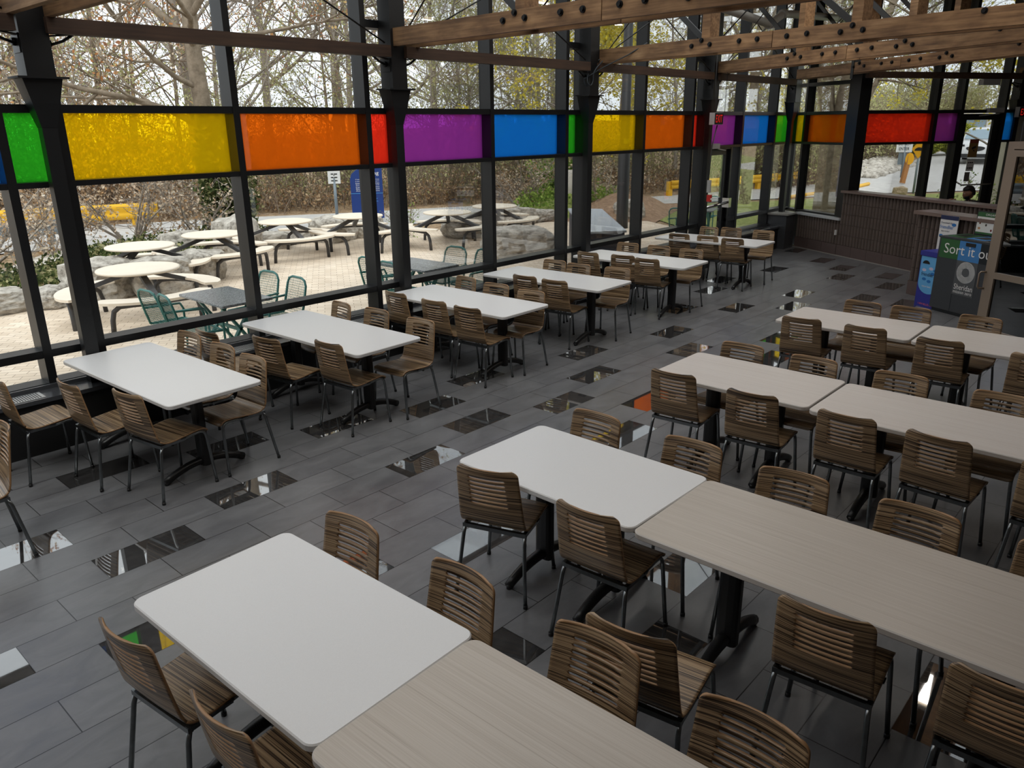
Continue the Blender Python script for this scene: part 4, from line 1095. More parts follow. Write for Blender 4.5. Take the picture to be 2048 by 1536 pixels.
def paver_mat():
    m, t, out = nt('brick_pavers')
    b = N(t, 'ShaderNodeBsdfPrincipled'); b.inputs['Roughness'].default_value = .85; b.inputs['Specular IOR Level'].default_value = .3
    tc = N(t, 'ShaderNodeTexCoord'); mp = N(t, 'ShaderNodeMapping'); mp.inputs['Rotation'].default_value = (0, 0, R(35))
    L(t, tc.outputs['Object'], mp.inputs['Vector'])
    br = N(t, 'ShaderNodeTexBrick'); br.inputs['Scale'].default_value = 1; br.inputs['Brick Width'].default_value = .22; br.inputs['Row Height'].default_value = .11; br.inputs['Mortar Size'].default_value = .004
    br.inputs['Color1'].default_value = lin(212, 194, 172); br.inputs['Color2'].default_value = lin(230, 214, 194); br.inputs['Mortar'].default_value = lin(150, 134, 116)
    L(t, mp.outputs[0], br.inputs['Vector'])
    no = N(t, 'ShaderNodeTexNoise', i_Scale=1.3, i_Detail=5.0); L(t, tc.outputs['Object'], no.inputs['Vector'])
    hs = N(t, 'ShaderNodeHueSaturation'); mr = N(t, 'ShaderNodeMapRange'); mr.inputs['From Min'].default_value = .3; mr.inputs['From Max'].default_value = .7; mr.inputs['To Min'].default_value = .88; mr.inputs['To Max'].default_value = 1.08
    L(t, no.outputs['Fac'], mr.inputs[0]); L(t, mr.outputs[0], hs.inputs['Value']); L(t, br.outputs['Color'], hs.inputs['Color']); L(t, hs.outputs[0], b.inputs['Base Color'])
    L(t, b.outputs[0], out.inputs[0]); return m
M['pavers'] = paver_mat()
region('ground', [(-60, 7.46), (17.4, 7.46), (16.5, 5.65), (20.0, 3.62), (19.0, -30), (140, -30), (140, 120), (-60, 120)], -.06, M['litter'], 'ground of brown leaf litter stretching into the woods', 'ground')
region('lawn', [(17.5, 7.46), (16.55, 5.66), (20.05, 3.66), (22, -20), (60, -20), (34, 5.5), (28.6, 10.9), (24, 13.6), (19.6, 12.0), (17.6, 9.5)], -.035, M['grass'], 'patchy green lawn outside the corner around the big tree', 'lawn')
region('road', [(-60, 33), (-60, 38), (2, 26.8), (10.1, 23.6), (12.8, 22.4), (15.4, 20.9), (17.2, 20.2), (21.8, 18.0), (25.7, 16.2), (27.8, 15.6), (33.5, 12.7), (46, 12.9), (70, 15), (70, -4), (40, -6), (34, 6), (31, 9.5), (28.3, 11.8), (23.3, 14.6), (19.5, 16.0), (16.5, 16.9), (14.1, 17.0), (11.9, 17.9), (10.7, 18.6), (7.8, 19.7), (6.9, 20.0), (4.6, 20.4), (-10, 24)], -.03, M['asphalt'], 'pale asphalt road curving past the patio toward the parked car', 'road')
region('footpath', [(-10, 18.0), (2.0, 17.0), (4.4, 16.9), (6.2, 18.7), (8.0, 18.8), (10.2, 18.2), (10.7, 18.6), (7.8, 19.7), (6.0, 19.6), (4.6, 17.9), (2, 18.2), (-10, 20)], -.022, M['concrete'], 'concrete footpath between ivy bed and road', 'footpath')
region('patio', [(-20, 7.46), (17.5, 7.46), (17.6, 9.5), (19.0, 12.0), (17.2, 14.1), (16.4, 14.3), (13.4, 15.6), (11.8, 16.2), (10.2, 16.0), (8.0, 15.8), (6.0, 13.2), (4.4, 13.2), (3.4, 13.3), (0, 13.2), (-20, 13.5)], -.012, M['pavers'], 'patio of pale brick pavers outside the window wall', 'patio')
region('garden_bed', [(18.4, 12.2), (22.5, 12.9), (24.5, 13.6), (22.6, 14.9), (19.4, 15.8), (17.2, 16.6), (16.2, 15.2), (17.4, 14.2)], -.018, M['soil'], 'bare soil garden bed beside the lamp post', 'garden bed')
# mound in the garden bed
def mound(cx, cy, rx, ry, h, rz, mat, name, label, cat, kind=None, n=26):
    vs = []; fs = []
    for j in range(n+1):
        for i in range(n+1):
            u, v = -1+2*i/n, -1+2*j/n; d = math.hypot(u, v)
            z = h*max(0, 1-d*d)**1.2*(1+.25*mnoise.noise(Vector((u*3, v*3, cx))))-.03
            a = R(rz); x = u*rx; y = v*ry
            vs.append((cx+x*math.cos(a)-y*math.sin(a), cy+x*math.sin(a)+y*math.cos(a), z))
    for j in range(n):
        for i in range(n):
            k = j*(n+1)+i; fs.append((k, k+1, k+n+2, k+n+1))
    mb = MB(); mb.add(vs, fs, 0, True); o = mb.build(name, mat); return tag(o, label, cat, kind=kind)
mound(20.6, 13.9, 3.2, 1.5, .55, 20, M['soil'], 'soil_mound', 'low soil mound in the garden bed beyond the lamp post', 'mound', 'structure')
mound(20.0, 15.3, 2.6, 1.2, .6, 5, M['grass'], 'grass_mound', 'green planted mound behind the monument sign', 'mound', 'structure')

# =================================================================== ROCKS
M['rock'] = ground_mat('limestone', [(.32, lin(96, 90, 82)), (.46, lin(172, 166, 156)), (.7, lin(218, 212, 202))], 3.4, bump=.8, detail=10)
M['rock2'] = ground_mat('tan_rock', [(.3, lin(150, 128, 100)), (.6, lin(196, 176, 148)), (.8, lin(220, 204, 180))], 4, bump=.6)
def rock_mesh(seed, sq=1.0):
    bm = bmesh.new(); bmesh.ops.create_icosphere(bm, subdivisions=4, radius=1)
    off = Vector((seed*7.3, seed*3.1, seed*1.7))
    for v in bm.verts:
        p = v.co.copy(); m = max(abs(p.x), abs(p.y), abs(p.z)); cube = p/m
        q = p.lerp(cube*.85, .55)
        f = 1+.16*mnoise.noise(p*1.4+off)+.09*mnoise.noise(p*3.5+off)+.05*mnoise.noise(p*8+off)
        # slabby layering
        q = q*f; q.z += .03*math.sin(q.z*9+seed)
        v.co = q
    me = bpy.data.meshes.new('boulder'); bm.to_mesh(me); bm.free(); me.materials.append(M['rock'])
    return me
ROCKS = [rock_mesh(k) for k in range(5)]
BL = [(3.2, 13.5, .55, .42, .22, 10, 'low pale boulder at the ivy bed edge, cut by the left edge'), (3.95, 13.3, .35, .3, .2, 40, 'small pale boulder beside the cut-off boulder at left'),
      (4.75, 13.35, .62, .5, .42, 25, 'large cracked boulder seen between first column and mullion'), (5.6, 13.0, .55, .42, .40, -15, 'large grey boulder behind the nearest round picnic table'),
      (6.5, 13.5, .5, .42, .36, 30, 'grey boulder to the right behind the nearest round picnic table'), (7.9, 17.0, .5, .4, .3, 0, 'low rounded boulder behind the second round picnic table'),
      (8.55, 15.75, .55, .45, .52, 20, 'tall grey boulder beside the ivy covered tree'), (9.4, 16.1, .6, .4, .24, -20, 'low boulder at left of the small far picnic table'), (10.5, 16.35, .5, .36, .2, 10, 'low flat boulder behind the small far picnic table'),
      (11.15, 15.9, .62, .5, .38, 15, 'square grey boulder under the white post sign'), (12.2, 15.9, .6, .42, .3, 40, 'grey boulder at the foot of the blue sign'),
      (13.8, 13.75, .85, .5, .34, -30, 'long pale boulder in front of the rear right picnic tables'), (12.35, 11.05, .80, .62, .38, -20, 'broad flat topped pale boulder nearest the windows'),
      (16.3, 14.5, .6, .42, .30, -15, 'pale boulder at the right of the farthest round picnic table'), (17.3, 14.55, .5, .35, .20, 0, 'small flat pale boulder beyond the farthest picnic table'),
      (19.0, 12.6, .5, .4, .36, 10, 'grey boulder beside the dark lamp post')]
for i, (x, y, a, b, c, r, lab) in enumerate(BL):
    o = link('boulder', ROCKS[i % 5], None, (x, y, c*.62), R(r)); o.scale = (a, b, c); tag(o, lab, 'boulder', 'boulders around the patio')
o = link('boulder', ROCKS[2].copy(), None, (29.2, 8.35, .24), .4); o.scale = (.30, .26, .24); o.data.materials[0] = M['rock2']; tag(o, 'single tan boulder on the verge outside the red pane', 'boulder')
# riprap bank of white stones
rv = []; rf = []
ico = bmesh.new(); bmesh.ops.create_icosphere(ico, subdivisions=1, radius=1); iv = [v.co.copy() for v in ico.verts]; ifc = [[v.index for v in f.verts] for f in ico.faces]; ico.free()
for k in range(620):
    x = random.uniform(36.5, 44.5); y = 12.4+(x-35.5)*.06+random.uniform(-.9, .9); s = random.uniform(.10, .24); b = len(rv)
    z = gz(x, y)+max(0, (y-12.0)*.16)
    a = random.uniform(0, 6)
    for p in iv:
        q = p*(1+.25*mnoise.noise(p*2+Vector((k, 0, 0)))); rv.append((x+s*(q.x*math.cos(a)-q.y*math.sin(a)), y+s*(q.x*math.sin(a)+q.y*math.cos(a)), z+s*.8*q.z))
    rf += [[b+i for i in f] for f in ifc]
o = link('riprap', np_mesh("riprap", [tuple(q) for q in rv], rf, M['rock'])); tag(o, 'bank of white rubble stones beside the road signs', 'rubble', kind='stuff')

# =================================================================== ROUND PICNIC TABLES
M['pic_top'] = P('picnic_top', lin(232, 220, 202), .55, var=.05, vscale=3); M['pic_leg'] = P('picnic_frame', lin(58, 58, 60), .5)
def arc_slab(r0, r1, a0, a1, z0, z1, n=14):
    mb = MB(); vs = []
    for k in range(n+1):
        a = a0+(a1-a0)*k/n; e = min(k, n-k)/n*7; ins = .06*max(0, 1-e)**2
        for r, z in ((r0+ins, z0), (r1-ins, z0), (r1-ins, z1), (r0+ins, z1)): vs.append((r*math.cos(a), r*math.sin(a), z))
    fs = []
    for k in range(n):
        b = 4*k
        for i in range(4): fs.append((b+i, b+4+i, b+4+(i+1) % 4, b+(i+1) % 4))
    fs += [(0, 1, 2, 3), tuple(reversed((4*n, 4*n+1, 4*n+2, 4*n+3)))]
    mb.add(vs, fs); return mb
def picnic_parts():
    tp = MB(); tp.lathe([(.53, .705), (.55, .712), (.555, .725), (.55, .74), (.52, .745)], n=40); top = tp.mesh('table_top', M['pic_top'])
    pl = MB(); pl.lathe([(.26, .685), (.26, .705)], n=6); plate = pl.mesh('top_plate', M['pic_leg'])
    bench = arc_slab(.80, 1.10, R(-48), R(48), .425, .46).mesh('bench', M['pic_top'])
    arm = MB(); arm.beam((.12, 0, .68), (.92, 0, .40), .085, .06); arm = arm.mesh('arm', M['pic_leg'])
    lg = MB()
    a = R(38); pts = []
    for (u, z) in ((-38, .0), (-37, .20), (-35, .32), (-30, .385), (-20, .40), (0, .40), (20, .40), (30, .385), (35, .32), (37, .20), (38, .0)):
        pts.append((.95*math.cos(R(u)), .95*math.sin(R(u)), z+.0))
    lg.tube(pts, .034, 8); leg = lg.mesh('leg_frame', M['pic_leg'])
    return top, plate, bench, arm, leg
PT = picnic_parts()
def picnic(x, y, rz, label):
    t = thing('picnic_table', label, 'picnic table', (x, y, -.01), R(rz), 'round picnic tables on the patio')
    link('table_top', PT[0], t); link('top_plate', PT[1], t)
    for k in range(3):
        a = 2*PI*k/3; link('bench', PT[2], t, rz=a); link('arm', PT[3], t, rz=a); link('leg_frame', PT[4], t, rz=a)
for x, y, r, lab in ((4.55, 11.3, -100, 'nearest round picnic table with curved benches at the left'), (5.55, 13.55, -20, 'round picnic table just behind the nearest one, ivy behind it'), (7.1, 14.0, -80, 'round picnic table beside the ivy covered tree trunk'),
                     (9.1, 14.7, -100, 'round picnic table seen whole through the orange bay'), (10.7, 14.3, -60, 'round picnic table in front of the blue sign'), (12.4, 13.2, -75, 'round picnic table in front of the long pale boulder'), (14.1, 13.3, -85, 'farthest round picnic table in front of the road')):
    picnic(x, y, r, lab)

# =================================================================== GREEN MESH CHAIRS AND STONE TABLES
M['green_metal'] = P('green_metal', lin(58, 122, 116), .4, .1); M['granite'] = ground_mat('granite', [(.35, lin(84, 88, 92)), (.5, lin(128, 132, 136)), (.65, lin(176, 180, 182))], 60, rough=.12, bump=0)
def mesh_chair_parts():
    fr = MB()
    fr.tube([(-.20, .21, .45), (-.235, .215, .58), (-.29, .205, .80), (-.30, .17, .86), (-.305, .10, .885), (-.305, -.10, .885), (-.30, -.17, .86), (-.29, -.205, .80), (-.235, -.215, .58), (-.20, -.21, .45)], .014, 8)
    fr.tube([(-.20, -.21, .45), (.20, -.22, .44), (.235, -.18, .43), (.235, .18, .43), (.20, .22, .44), (-.20, .21, .45)], .014, 8)
    for s in (-1, 1):
        fr.tube([(.20, s*.225, .62), (-.25, s*.235, .64)], .014, 8)
        fr.tube([(.20, s*.225, .62), (.235, s*.225, .55), (.23, s*.225, .2), (.21, s*.225, .02), (-.20, s*.225, .02), (-.27, s*.225, .05)], .014, 8)
    f = fr.mesh('frame', M['green_metal'])
    g = MB()
    def B(u, v):   # back panel
        z = .47+.40*v; return Vector((-.205-.095*v+.006, u*(.20-.02*max(0, v-.8)*5), z))
    def S(u, v): return Vector((-.19+.41*v, u*.20, .445-.01*v))
    for fn, nu, nv in ((B, 15, 15), (S, 15, 15)):
        for i in range(nu):
            u = -1+2*i/(nu-1); g.tube([fn(u, 0), fn(u, 1)], .0028, 3, cap=False)
        for j in range(nv):
            v = j/(nv-1); g.tube([fn(-1, v), fn(1, v)], .0028, 3, cap=False)
    return f, g.mesh('wire_mesh', M['green_metal'])
MCF, MCW = mesh_chair_parts()
def mesh_chair(x, y, yaw, label):
    t = thing('patio_chair', label, 'chair', (x, y, -.01), R(yaw), 'green mesh patio chairs'); link('frame', MCF, t); link('wire_mesh', MCW, t)
gx = .30
for x, y, yaw, lab in ((3.6+gx, 8.86, 4, 'green mesh patio chair, far one left of the first granite table'), (3.6+gx, 8.38, -6, 'green mesh patio chair, near one left of the first granite table'),
                       (5.15-gx, 8.80, 184, 'green mesh patio chair, far one right of the first granite table'), (5.15-gx, 8.20, 178, 'green mesh patio chair, near one right of the first granite table'),
                       (6.62+gx, 8.72, 3, 'green mesh patio chair, far one left of the second granite table'), (6.55+gx, 8.16, -4, 'green mesh patio chair, near one left of the second granite table'),
                       (7.93-gx+.15, 8.40, 186, 'green mesh patio chair, far one right of the second granite table'), (8.0-gx+.15, 7.90, 176, 'green mesh patio chair, near one right of the second granite table'),
                       (15.2, 8.7, 10, 'green patio chair seen through the glass door'), (17.6, 9.4, 190, 'green patio chair outside the blue pane near the corner')):
    mesh_chair(x, y, yaw, lab)
def stone_table(x, y, rz, w, l, label):
    t = thing('patio_table', label, 'table', (x, y, -.01), R(rz), 'granite topped patio tables')
    mb = MB(); mb.slab(w, l, .03, .02, .73, .004, 0, 3); mb.build('table_top', M['granite'], t)
    mb = MB()
    for s in (-1, 1):
        mb.beam((-.22, s*.26, .69), (.24, s*.26, .02), .05, .03); mb.beam((.22, s*.26, .69), (-.24, s*.26, .02), .05, .03)
    mb.beam((0, -.26, .36), (0, .26, .36), .04, .03); mb.box(-.24, .24, -.3, .3, .69, .70); mb.build('crossed_legs', M['green_metal'], t)
stone_table(4.40, 8.57, 0, .64, 1.05, 'granite topped patio table between green chairs at left')
stone_table(7.32, 8.45, 0, .66, 1.05, 'granite topped patio table between green chairs behind the second column')
stone_table(16.4, 9.0, 20, .8, .8, 'granite topped patio table outside the glass door')

# =================================================================== SIGNS, POSTS, RAILS
M['galv'] = P('galvanised', lin(124, 136, 144), .45, .25); M['sign_blue'] = P('sign_blue', lin(30, 60, 128), .4); M['sign_white'] = P('sign_white', lin(228, 230, 230), .45); M['yellow'] = P('rail_yellow', lin(232, 178, 30), .5); M['sky_text'] = P('text_blue', lin(88, 170, 230), .5); M['diamond'] = P('sign_yellow', lin(244, 178, 24), .5); M['dark_post'] = P('lamp_post', lin(46, 46, 48), .45); M['monument'] = P('monument_navy', lin(56, 60, 76), .4); M['mon_top'] = P('monument_top', lin(188, 196, 206), .4)
def facing(o):   # axes of an upright panel turned toward the room
    d = Vector((-o[0], -o[1], 0)).normalized(); return Vector((-d.y, d.x, 0)), d
def sign_panel(o, w, h, mat, parent, name='panel', th=.02, twist=0):
    x, n = facing(o); Rm = Matrix.Rotation(R(twist), 3, 'Z'); x = Rm @ x; n = Rm @ n
    mb = MB(); mb.obox(Vector(o)-n*th/2, x*w/2, n*th/2, UP*h/2); mb.build(name, mat, parent); return x, n
t = thing('post_sign', 'small white arrow sign on a steel post behind the picnic tables', 'sign')
o = Vector((13.2, 18.6, 1.27)); x, n = sign_panel(o, .34, .34, M['sign_white'], t)
mb = MB(); mb.cyl((13.22, 18.63, 0), (13.22, 18.63, 1.25), .045, 10); mb.build('post', M['galv'], t)
for z in (.09, 0, -.09):
    for a, b, c, e in ((-.05, .035, 0, .014), (.045, .045, 0, .014), (0, .02, -.035, .007)):
        mb = MB(); mb.obox(o+n*.003+UP*(z+c)+x*a, x*b, n*.002, UP*e); mb.build('arrow_mark', M['ink'], t)
t = thing('wing_sign', 'tall blue rounded directory sign headed B Wing beside the road', 'sign')
o = Vector((14.0, 18.2, 0)); x, n = facing(o); poly = [(-.45, .10), (.45, .10), (.45, 1.52), (.05, 1.52)]+[(-.45+.5*(1-math.cos(a)), 1.2+.32*math.sin(a)) for a in (R(75), R(50), R(25), 0)]
mb = MB(); vs = [o+x*a+UP*b+n*c for c in (0, -.16) for a, b in poly]; k = len(poly)
mb.add(vs, [tuple(range(k)), tuple(reversed(range(k, 2*k)))]+[(i, k+i, k+(i+1) % k, (i+1) % k) for i in range(k)]); mb.build('panel', M['sign_blue'], t)
mb = MB(); mb.obox(o-n*.08+UP*.05, x*.40, n*.06, UP*.05); mb.build('base', M['dark_post'], t)
fit_text('lettering', 'B Wing', M['ink_white'], t, o+x*-.16+UP*1.28+n*.004, x, UP, .52, .13)
for i, s in enumerate(('Centre for Indigenous', 'Learning and Support', 'International Services', 'Security Office', 'Centre for Students', 'Student Union', 'Assessment Centre')):
    fit_text('lettering', s, M['ink_white'], t, o+x*-.30+UP*(1.17-i*.052)+n*.004, x, UP, .66, .034)
mb = MB(); mb.obox(o+UP*.80+n*.003, x*.45, n*.002, UP*.005); mb.build('line', M['sky_text'], t)
for i, s in enumerate(('Trafalgar', 'Campus')): fit_text('lettering', s, M['sky_text'], t, o+x*-.02+UP*(.63-.075*i)+n*.004, x, UP, .32, .045)
t = thing('monument_sign', 'dark monument block lettered Sheridan with pale sloping top outside third column', 'sign')
A, B_, C_, D_ = Vector((11.55, 8.55, 0)), Vector((12.6, 8.45, 0)), Vector((14.2, 10.15, 0)), Vector((13.3, 10.35, 0))
mb = MB(); mb.add([A, B_, C_, D_]+[A+UP*.70, B_+UP*.62, C_+UP*.78, D_+UP*.86], [(3, 2, 1, 0), (4, 5, 6, 7), (0, 1, 5, 4), (1, 2, 6, 5), (2, 3, 7, 6), (3, 0, 4, 7)]); mb.build('block', M['monument'], t)
ctr = (A+B_+C_+D_)/4
mb = MB(); q = [p+(p-ctr)*.06+UP*z for p, z in ((A, .70), (B_, .62), (C_, .78), (D_, .86))]; mb.add(q+[p+UP*.04 for p in q], [(3, 2, 1, 0), (4, 5, 6, 7), (0, 1, 5, 4), (1, 2, 6, 5), (2, 3, 7, 6), (3, 0, 4, 7)]); mb.build('top_slab', M['mon_top'], t)
xd = (A-D_).normalized(); nd = Vector((xd.y, -xd.x, 0)); nd = nd if nd.dot(-A) > 0 else -nd
fit_text('lettering', 'Sheridan', M['ink_white'], t, D_+xd*.55+UP*.30+nd*.01, xd, UP, 1.35, .26)
t = thing('lamp_post', 'dark round lamp post rising past the yellow bay', 'lamp post', (17.3, 11.7, 0))
mb = MB(); mb.tube([(0, 0, -.02), (0, 0, .35), (0, 0, 2.0), (0, 0, 2.06), (0, 0, 7.5)], [.16, .155, .155, .125, .11], 16); mb.build('shaft', M['dark_post'], t)
mb = MB(); mb.cyl((0, 0, 1.95), (0, 0, 2.05), .17, 16); mb.build('collar', M['dark_post'], t)
mb = MB(); mb.box(-.13, -.04, -.16, -.06, 2.12, 2.24); mb.beam((0, 0, 2.2), (.5, -.4, 2.21), .02, .02); mb.build('camera_box', M['galv'], t)
mb = MB(); mb.cyl((0, 0, 7.4), (.0, 0, 7.7), .2, 12); mb.build('lamp_head', M['dark_post'], t)
def guardrail(name, pts, zc, mat, postmat, label, hgt=.30, every=2):
    t = thing(name, label, 'guardrail'); mb = MB()
    prof = [(0, -.15), (.05, -.11), (.05, -.05), (0, 0), (.05, .05), (.05, .11), (0, .15)]
    P_ = [Vector((x, y, gz(x, y)+zc)) for x, y in pts]; vs = []
    for i, p in enumerate(P_):
        d = (P_[min(i+1, len(P_)-1)]-P_[max(i-1, 0)]).normalized(); nn = Vector((d.y, -d.x, 0))
        if nn.dot(-p) < 0: nn = -nn
        for a, b in prof: vs.append(p+nn*a+UP*b*hgt/.3)
    m = len(prof); mb.add(vs, [(i*m+k, i*m+k+1, (i+1)*m+k+1, (i+1)*m+k) for i in range(len(P_)-1) for k in range(m-1)], 0, True)
    o = mb.build('rail', mat, t); sm = o.modifiers.new('s', 'SOLIDIFY'); sm.thickness = .012
    for i in range(0, len(P_), every):
        p = P_[i]; d = (P_[min(i+1, len(P_)-1)]-P_[max(i-1, 0)]).normalized(); nn = Vector((d.y, -d.x, 0)); nn = nn if nn.dot(-p) > 0 else -nn
        mb = MB(); mb.obox(p-nn*.09+UP*(-zc/2+.03), d*.09, nn*.08, UP*(zc/2+.09)); mb.build('post', postmat, t)
guardrail('guardrail', [(-3.0, 26.4), (-.6, 25.8), (1.7, 25.1), (3.9, 24.6), (6.1, 24.0), (8.3, 23.3), (9.4, 22.95), (10.0, 22.8)], .40, M['yellow'], M['yellow'], 'yellow guardrail across the road at the left', .42)
guardrail('guardrail', [(-6, 23.4), (-2, 22.7), (1.0, 22.2), (4.0, 21.7), (6.6, 21.2), (7.3, 21.05)], .36, M['galv'], M['galv'], 'grey steel guardrail with crumpled end at the left', .34)
guardrail('guardrail', [(26.5, 15.75), (28.5, 14.9), (30.5, 14.05), (32.5, 13.2)], .38, M['yellow'], M['yellow'], 'yellow guardrail behind the big tree trunk near the corner')
mb = MB(); mb.tube([(27.6, 11.9, .0), (30.0, 11.2, .08), (32.0, 10.9, .14), (33.5, 10.8, .2)], .07, 6); tag(mb.build('kerb', M['yellow']), 'yellow painted kerb line beside the tan boulder', 'kerb', kind='structure')
t = thing('road_sign', 'white DO NOT ENTER road sign on a tall post by the rubble bank', 'sign')
o = Vector((36.9, 10.62, 1.55)); x, n = sign_panel(o, .62, .46, M['sign_white'], t); mb = MB(); mb.cyl((36.95, 10.6, gz(36.9, 0)), (36.95, 10.6, 1.7), .05, 8); mb.build('post', M['galv'], t); sign_panel(o-UP*.5-n*.05, .38, .5, M['galv'], t, 'back_plate')
fit_text('lettering', 'DO NOT', M['ink'], t, o+x*-.24+UP*.05+n*.01, x, UP, .48, .12); fit_text('lettering', 'ENTER', M['ink'], t, o+x*-.20-UP*.15+n*.01, x, UP, .40, .12)
t = thing('road_sign', 'yellow diamond speed bump warning sign on a steel post', 'sign')
o = Vector((31.0, 8.42, 1.64)); x, n = facing(o); mb = MB(); e = .33; vs = [o+n*c+x*a*e*.72+UP*b*e for c in (0, -.015) for a, b in ((0, 1), (-1, 0), (0, -1), (1, 0))]
mb.add(vs, [(0, 1, 2, 3), (7, 6, 5, 4)]+[(i, 4+i, 4+(i+1) % 4, (i+1) % 4) for i in range(4)]); mb.build('panel', M['diamond'], t)
mb = MB(); mb.add([o+n*.006+x*.15*math.cos(PI*k/8)+UP*(-.06+.12*math.sin(PI*k/8)) for k in range(9)], [tuple(range(9))]); mb.build('bump_symbol', M['ink'], t)
mb = MB(); mb.cyl((31.05, 8.42, gz(31, 0)), (31.05, 8.42, 1.5), .04, 8); mb.build('post', M['galv'], t)
t = thing('marker_post', 'orange yellow marker disc on a leaning brown post behind the diamond sign', 'marker')
o = Vector((34.6, 9.7, 1.15)); x, n = facing(o); mb = MB(); mb.add([o+n*.0+x*.16*math.cos(2*PI*k/14)+UP*.23*math.sin(2*PI*k/14) for k in range(14)]+[o-n*.04+x*.16*math.cos(2*PI*k/14)+UP*.23*math.sin(2*PI*k/14) for k in range(14)], [tuple(range(14)), tuple(reversed(range(14, 28)))]+[(i, 14+i, 14+(i+1) % 14, (i+1) % 14) for i in range(14)]); mb.build('disc', M['diamond'], t)
mb = MB(); mb.beam(o+Vector((.1, .05, .2)), Vector((34.6, 9.85, gz(34.6, 0))), .16, .16); mb.build('post', P('marker_brown', lin(176, 120, 66), .7), t)
mb = MB(); mb.cyl((19.6, 15.4, 0), (19.6, 15.4, 1.25), .34, 20); tag(mb.build('concrete_planter', M['concrete']), 'round concrete bollard behind the green pane mullion', 'bollard')
mb = MB(); mb.cyl((3.9, 17.9, 0), (3.9, 17.9, 1.1), .5, 20); tag(mb.build('concrete_planter', M['concrete']), 'wide round concrete bollard cut by the left edge', 'bollard')
mb = MB(); mb.obox((23.5, 4.25, 1.25), (.10, -.17, 0), (.3, .18, 0), (0, 0, 1.3)); tag(mb.build('concrete_pillar', M['concrete']), 'weathered pale concrete pillar outside the far door', 'pillar')

# =================================================================== CAR, HOUSE
M['car_white'] = P('car_white', lin(232, 234, 236), .25, 0, .5, coat=.6); M['car_dark'] = P('car_trim', lin(38, 40, 44), .4); M['car_glass'] = P('car_glass', lin(150, 172, 186), .1, 0, .6)
CPOS = Vector((47.3, 9.9, gz(47.3, 0))); CYAW = math.atan2(-CPOS.y, -CPOS.x)-R(6)
t = thing('car', 'white parked car seen head-on through the far glass door', 'car', CPOS, CYAW)
def loft(mb, secs, m=0, smooth=True):
    n = len(secs[0]); vs = [p for s in secs for p in s]
    fs = [(i*n+k, i*n+(k+1) % n, (i+1)*n+(k+1) % n, (i+1)*n+k) for i in range(len(secs)-1) for k in range(n)]
    fs += [tuple(reversed(range(n))), tuple((len(secs)-1)*n+k for k in range(n))]; mb.add(vs, fs, m, smooth)
def sec(x, w, z0, z1, rnd=.12):
    return [(x, -w, z0), (x, w, z0), (x, w+.02, (z0+z1)/2), (x, w-.02, z1-rnd*.6), (x, w-rnd, z1), (x, -w+rnd, z1), (x, -w+.02, z1-rnd*.6), (x, -w-.02, (z0+z1)/2)]
mb = MB(); loft(mb, [sec(2.22, .70, .30, .70), sec(2.15, .82, .24, .86), sec(1.9, .90, .22, .98), (sec(1.1, .92, .22, 1.06)), sec(-1.8, .92, .24, 1.10), sec(-2.2, .84, .30, 1.02)]); mb.build('body', M['car_white'], t)
mb = MB(); loft(mb, [sec(1.0, .80, 1.02, 1.10, .05), sec(.35, .74, 1.04, 1.56, .1), sec(-.2, .72, 1.04, 1.66, .12), sec(-1.5, .70, 1.04, 1.60, .12), sec(-2.0, .74, 1.04, 1.14, .05)]); mb.build('cabin', M['car_white'], t)
mb = MB(); mb.add([(1.0, -.70, 1.10), (1.0, .70, 1.10), (.37, .62, 1.55), (.37, -.62, 1.55)], [(0, 1, 2, 3)]); mb.v = [(x+.03, y, z+.015) for x, y, z in mb.v]; mb.build('windscreen', M['car_glass'], t)
mb = MB(); mb.add([(2.235, .42*math.cos(a), .70+.16*math.sin(a)*(1 if math.sin(a) < 0 else .55)) for a in [2*PI*k/16 for k in range(16)]], [tuple(range(16))]); mb.build('grille', M['car_dark'], t)
mb = MB(); mb.add([(2.245, .07*math.cos(2*PI*k/10), .70+.05*math.sin(2*PI*k/10)) for k in range(10)], [tuple(range(10))]); mb.build('badge', M['chrome'], t)
for s in (-1, 1):
    mb = MB(); mb.obox((2.12, s*.68, .82), (.10, -s*.05, 0), (0, .14, 0), (0, 0, .045)); mb.build('headlight', M['car_dark'], t)
    for xx in (1.35, -1.4):
        mb = MB(); mb.cyl((xx, s*.72, .34), (xx, s*.95, .34), .34, 18, 0); mb.cyl((xx, s*.94, .34), (xx, s*.96, .34), .2, 14, 1); mb.build('wheel', [M['ink'], M['chrome']], t)
    mb = MB(); mb.obox((.75, s*1.02, 1.12), (.08, 0, 0), (0, .10, 0), (0, 0, .07)); mb.build('mirror', M['car_white'], t)
mb = MB(); mb.box(2.14, 2.24, -.72, .72, .24, .42); mb.build('bumper_intake', M['car_dark'], t)
t = thing('house', 'white walled building beyond the parked car', 'building', (66, 14.5, gz(66, 0)), math.atan2(-14.5, -66))
mb = MB(); mb.box(-6, 0, -1.7, 9, 0, 2.0); mb.build('wall', M['white'], t)
mb = MB(); mb.box(-6.4, .4, -2.0, 9.4, 2.0, 2.16); mb.build('roof_edge', M['pvc'], t)
w = MB(); w.box(0, .05, -.75, .75, .85, 1.6); wo = w.build('window_frame', M['pvc'], t)
for y0, y1 in ((-.68, -.05), (.05, .68)):
    m2 = MB(); m2.box(.05, .06, y0, y1, .9, 1.55); m2.build('pane', M['car_glass'], wo)
mb = MB(); mb.box(0, .04, -1.05, -.9, 1.0, 1.8); mb.build('downpipe', M['sign_blue'], t)
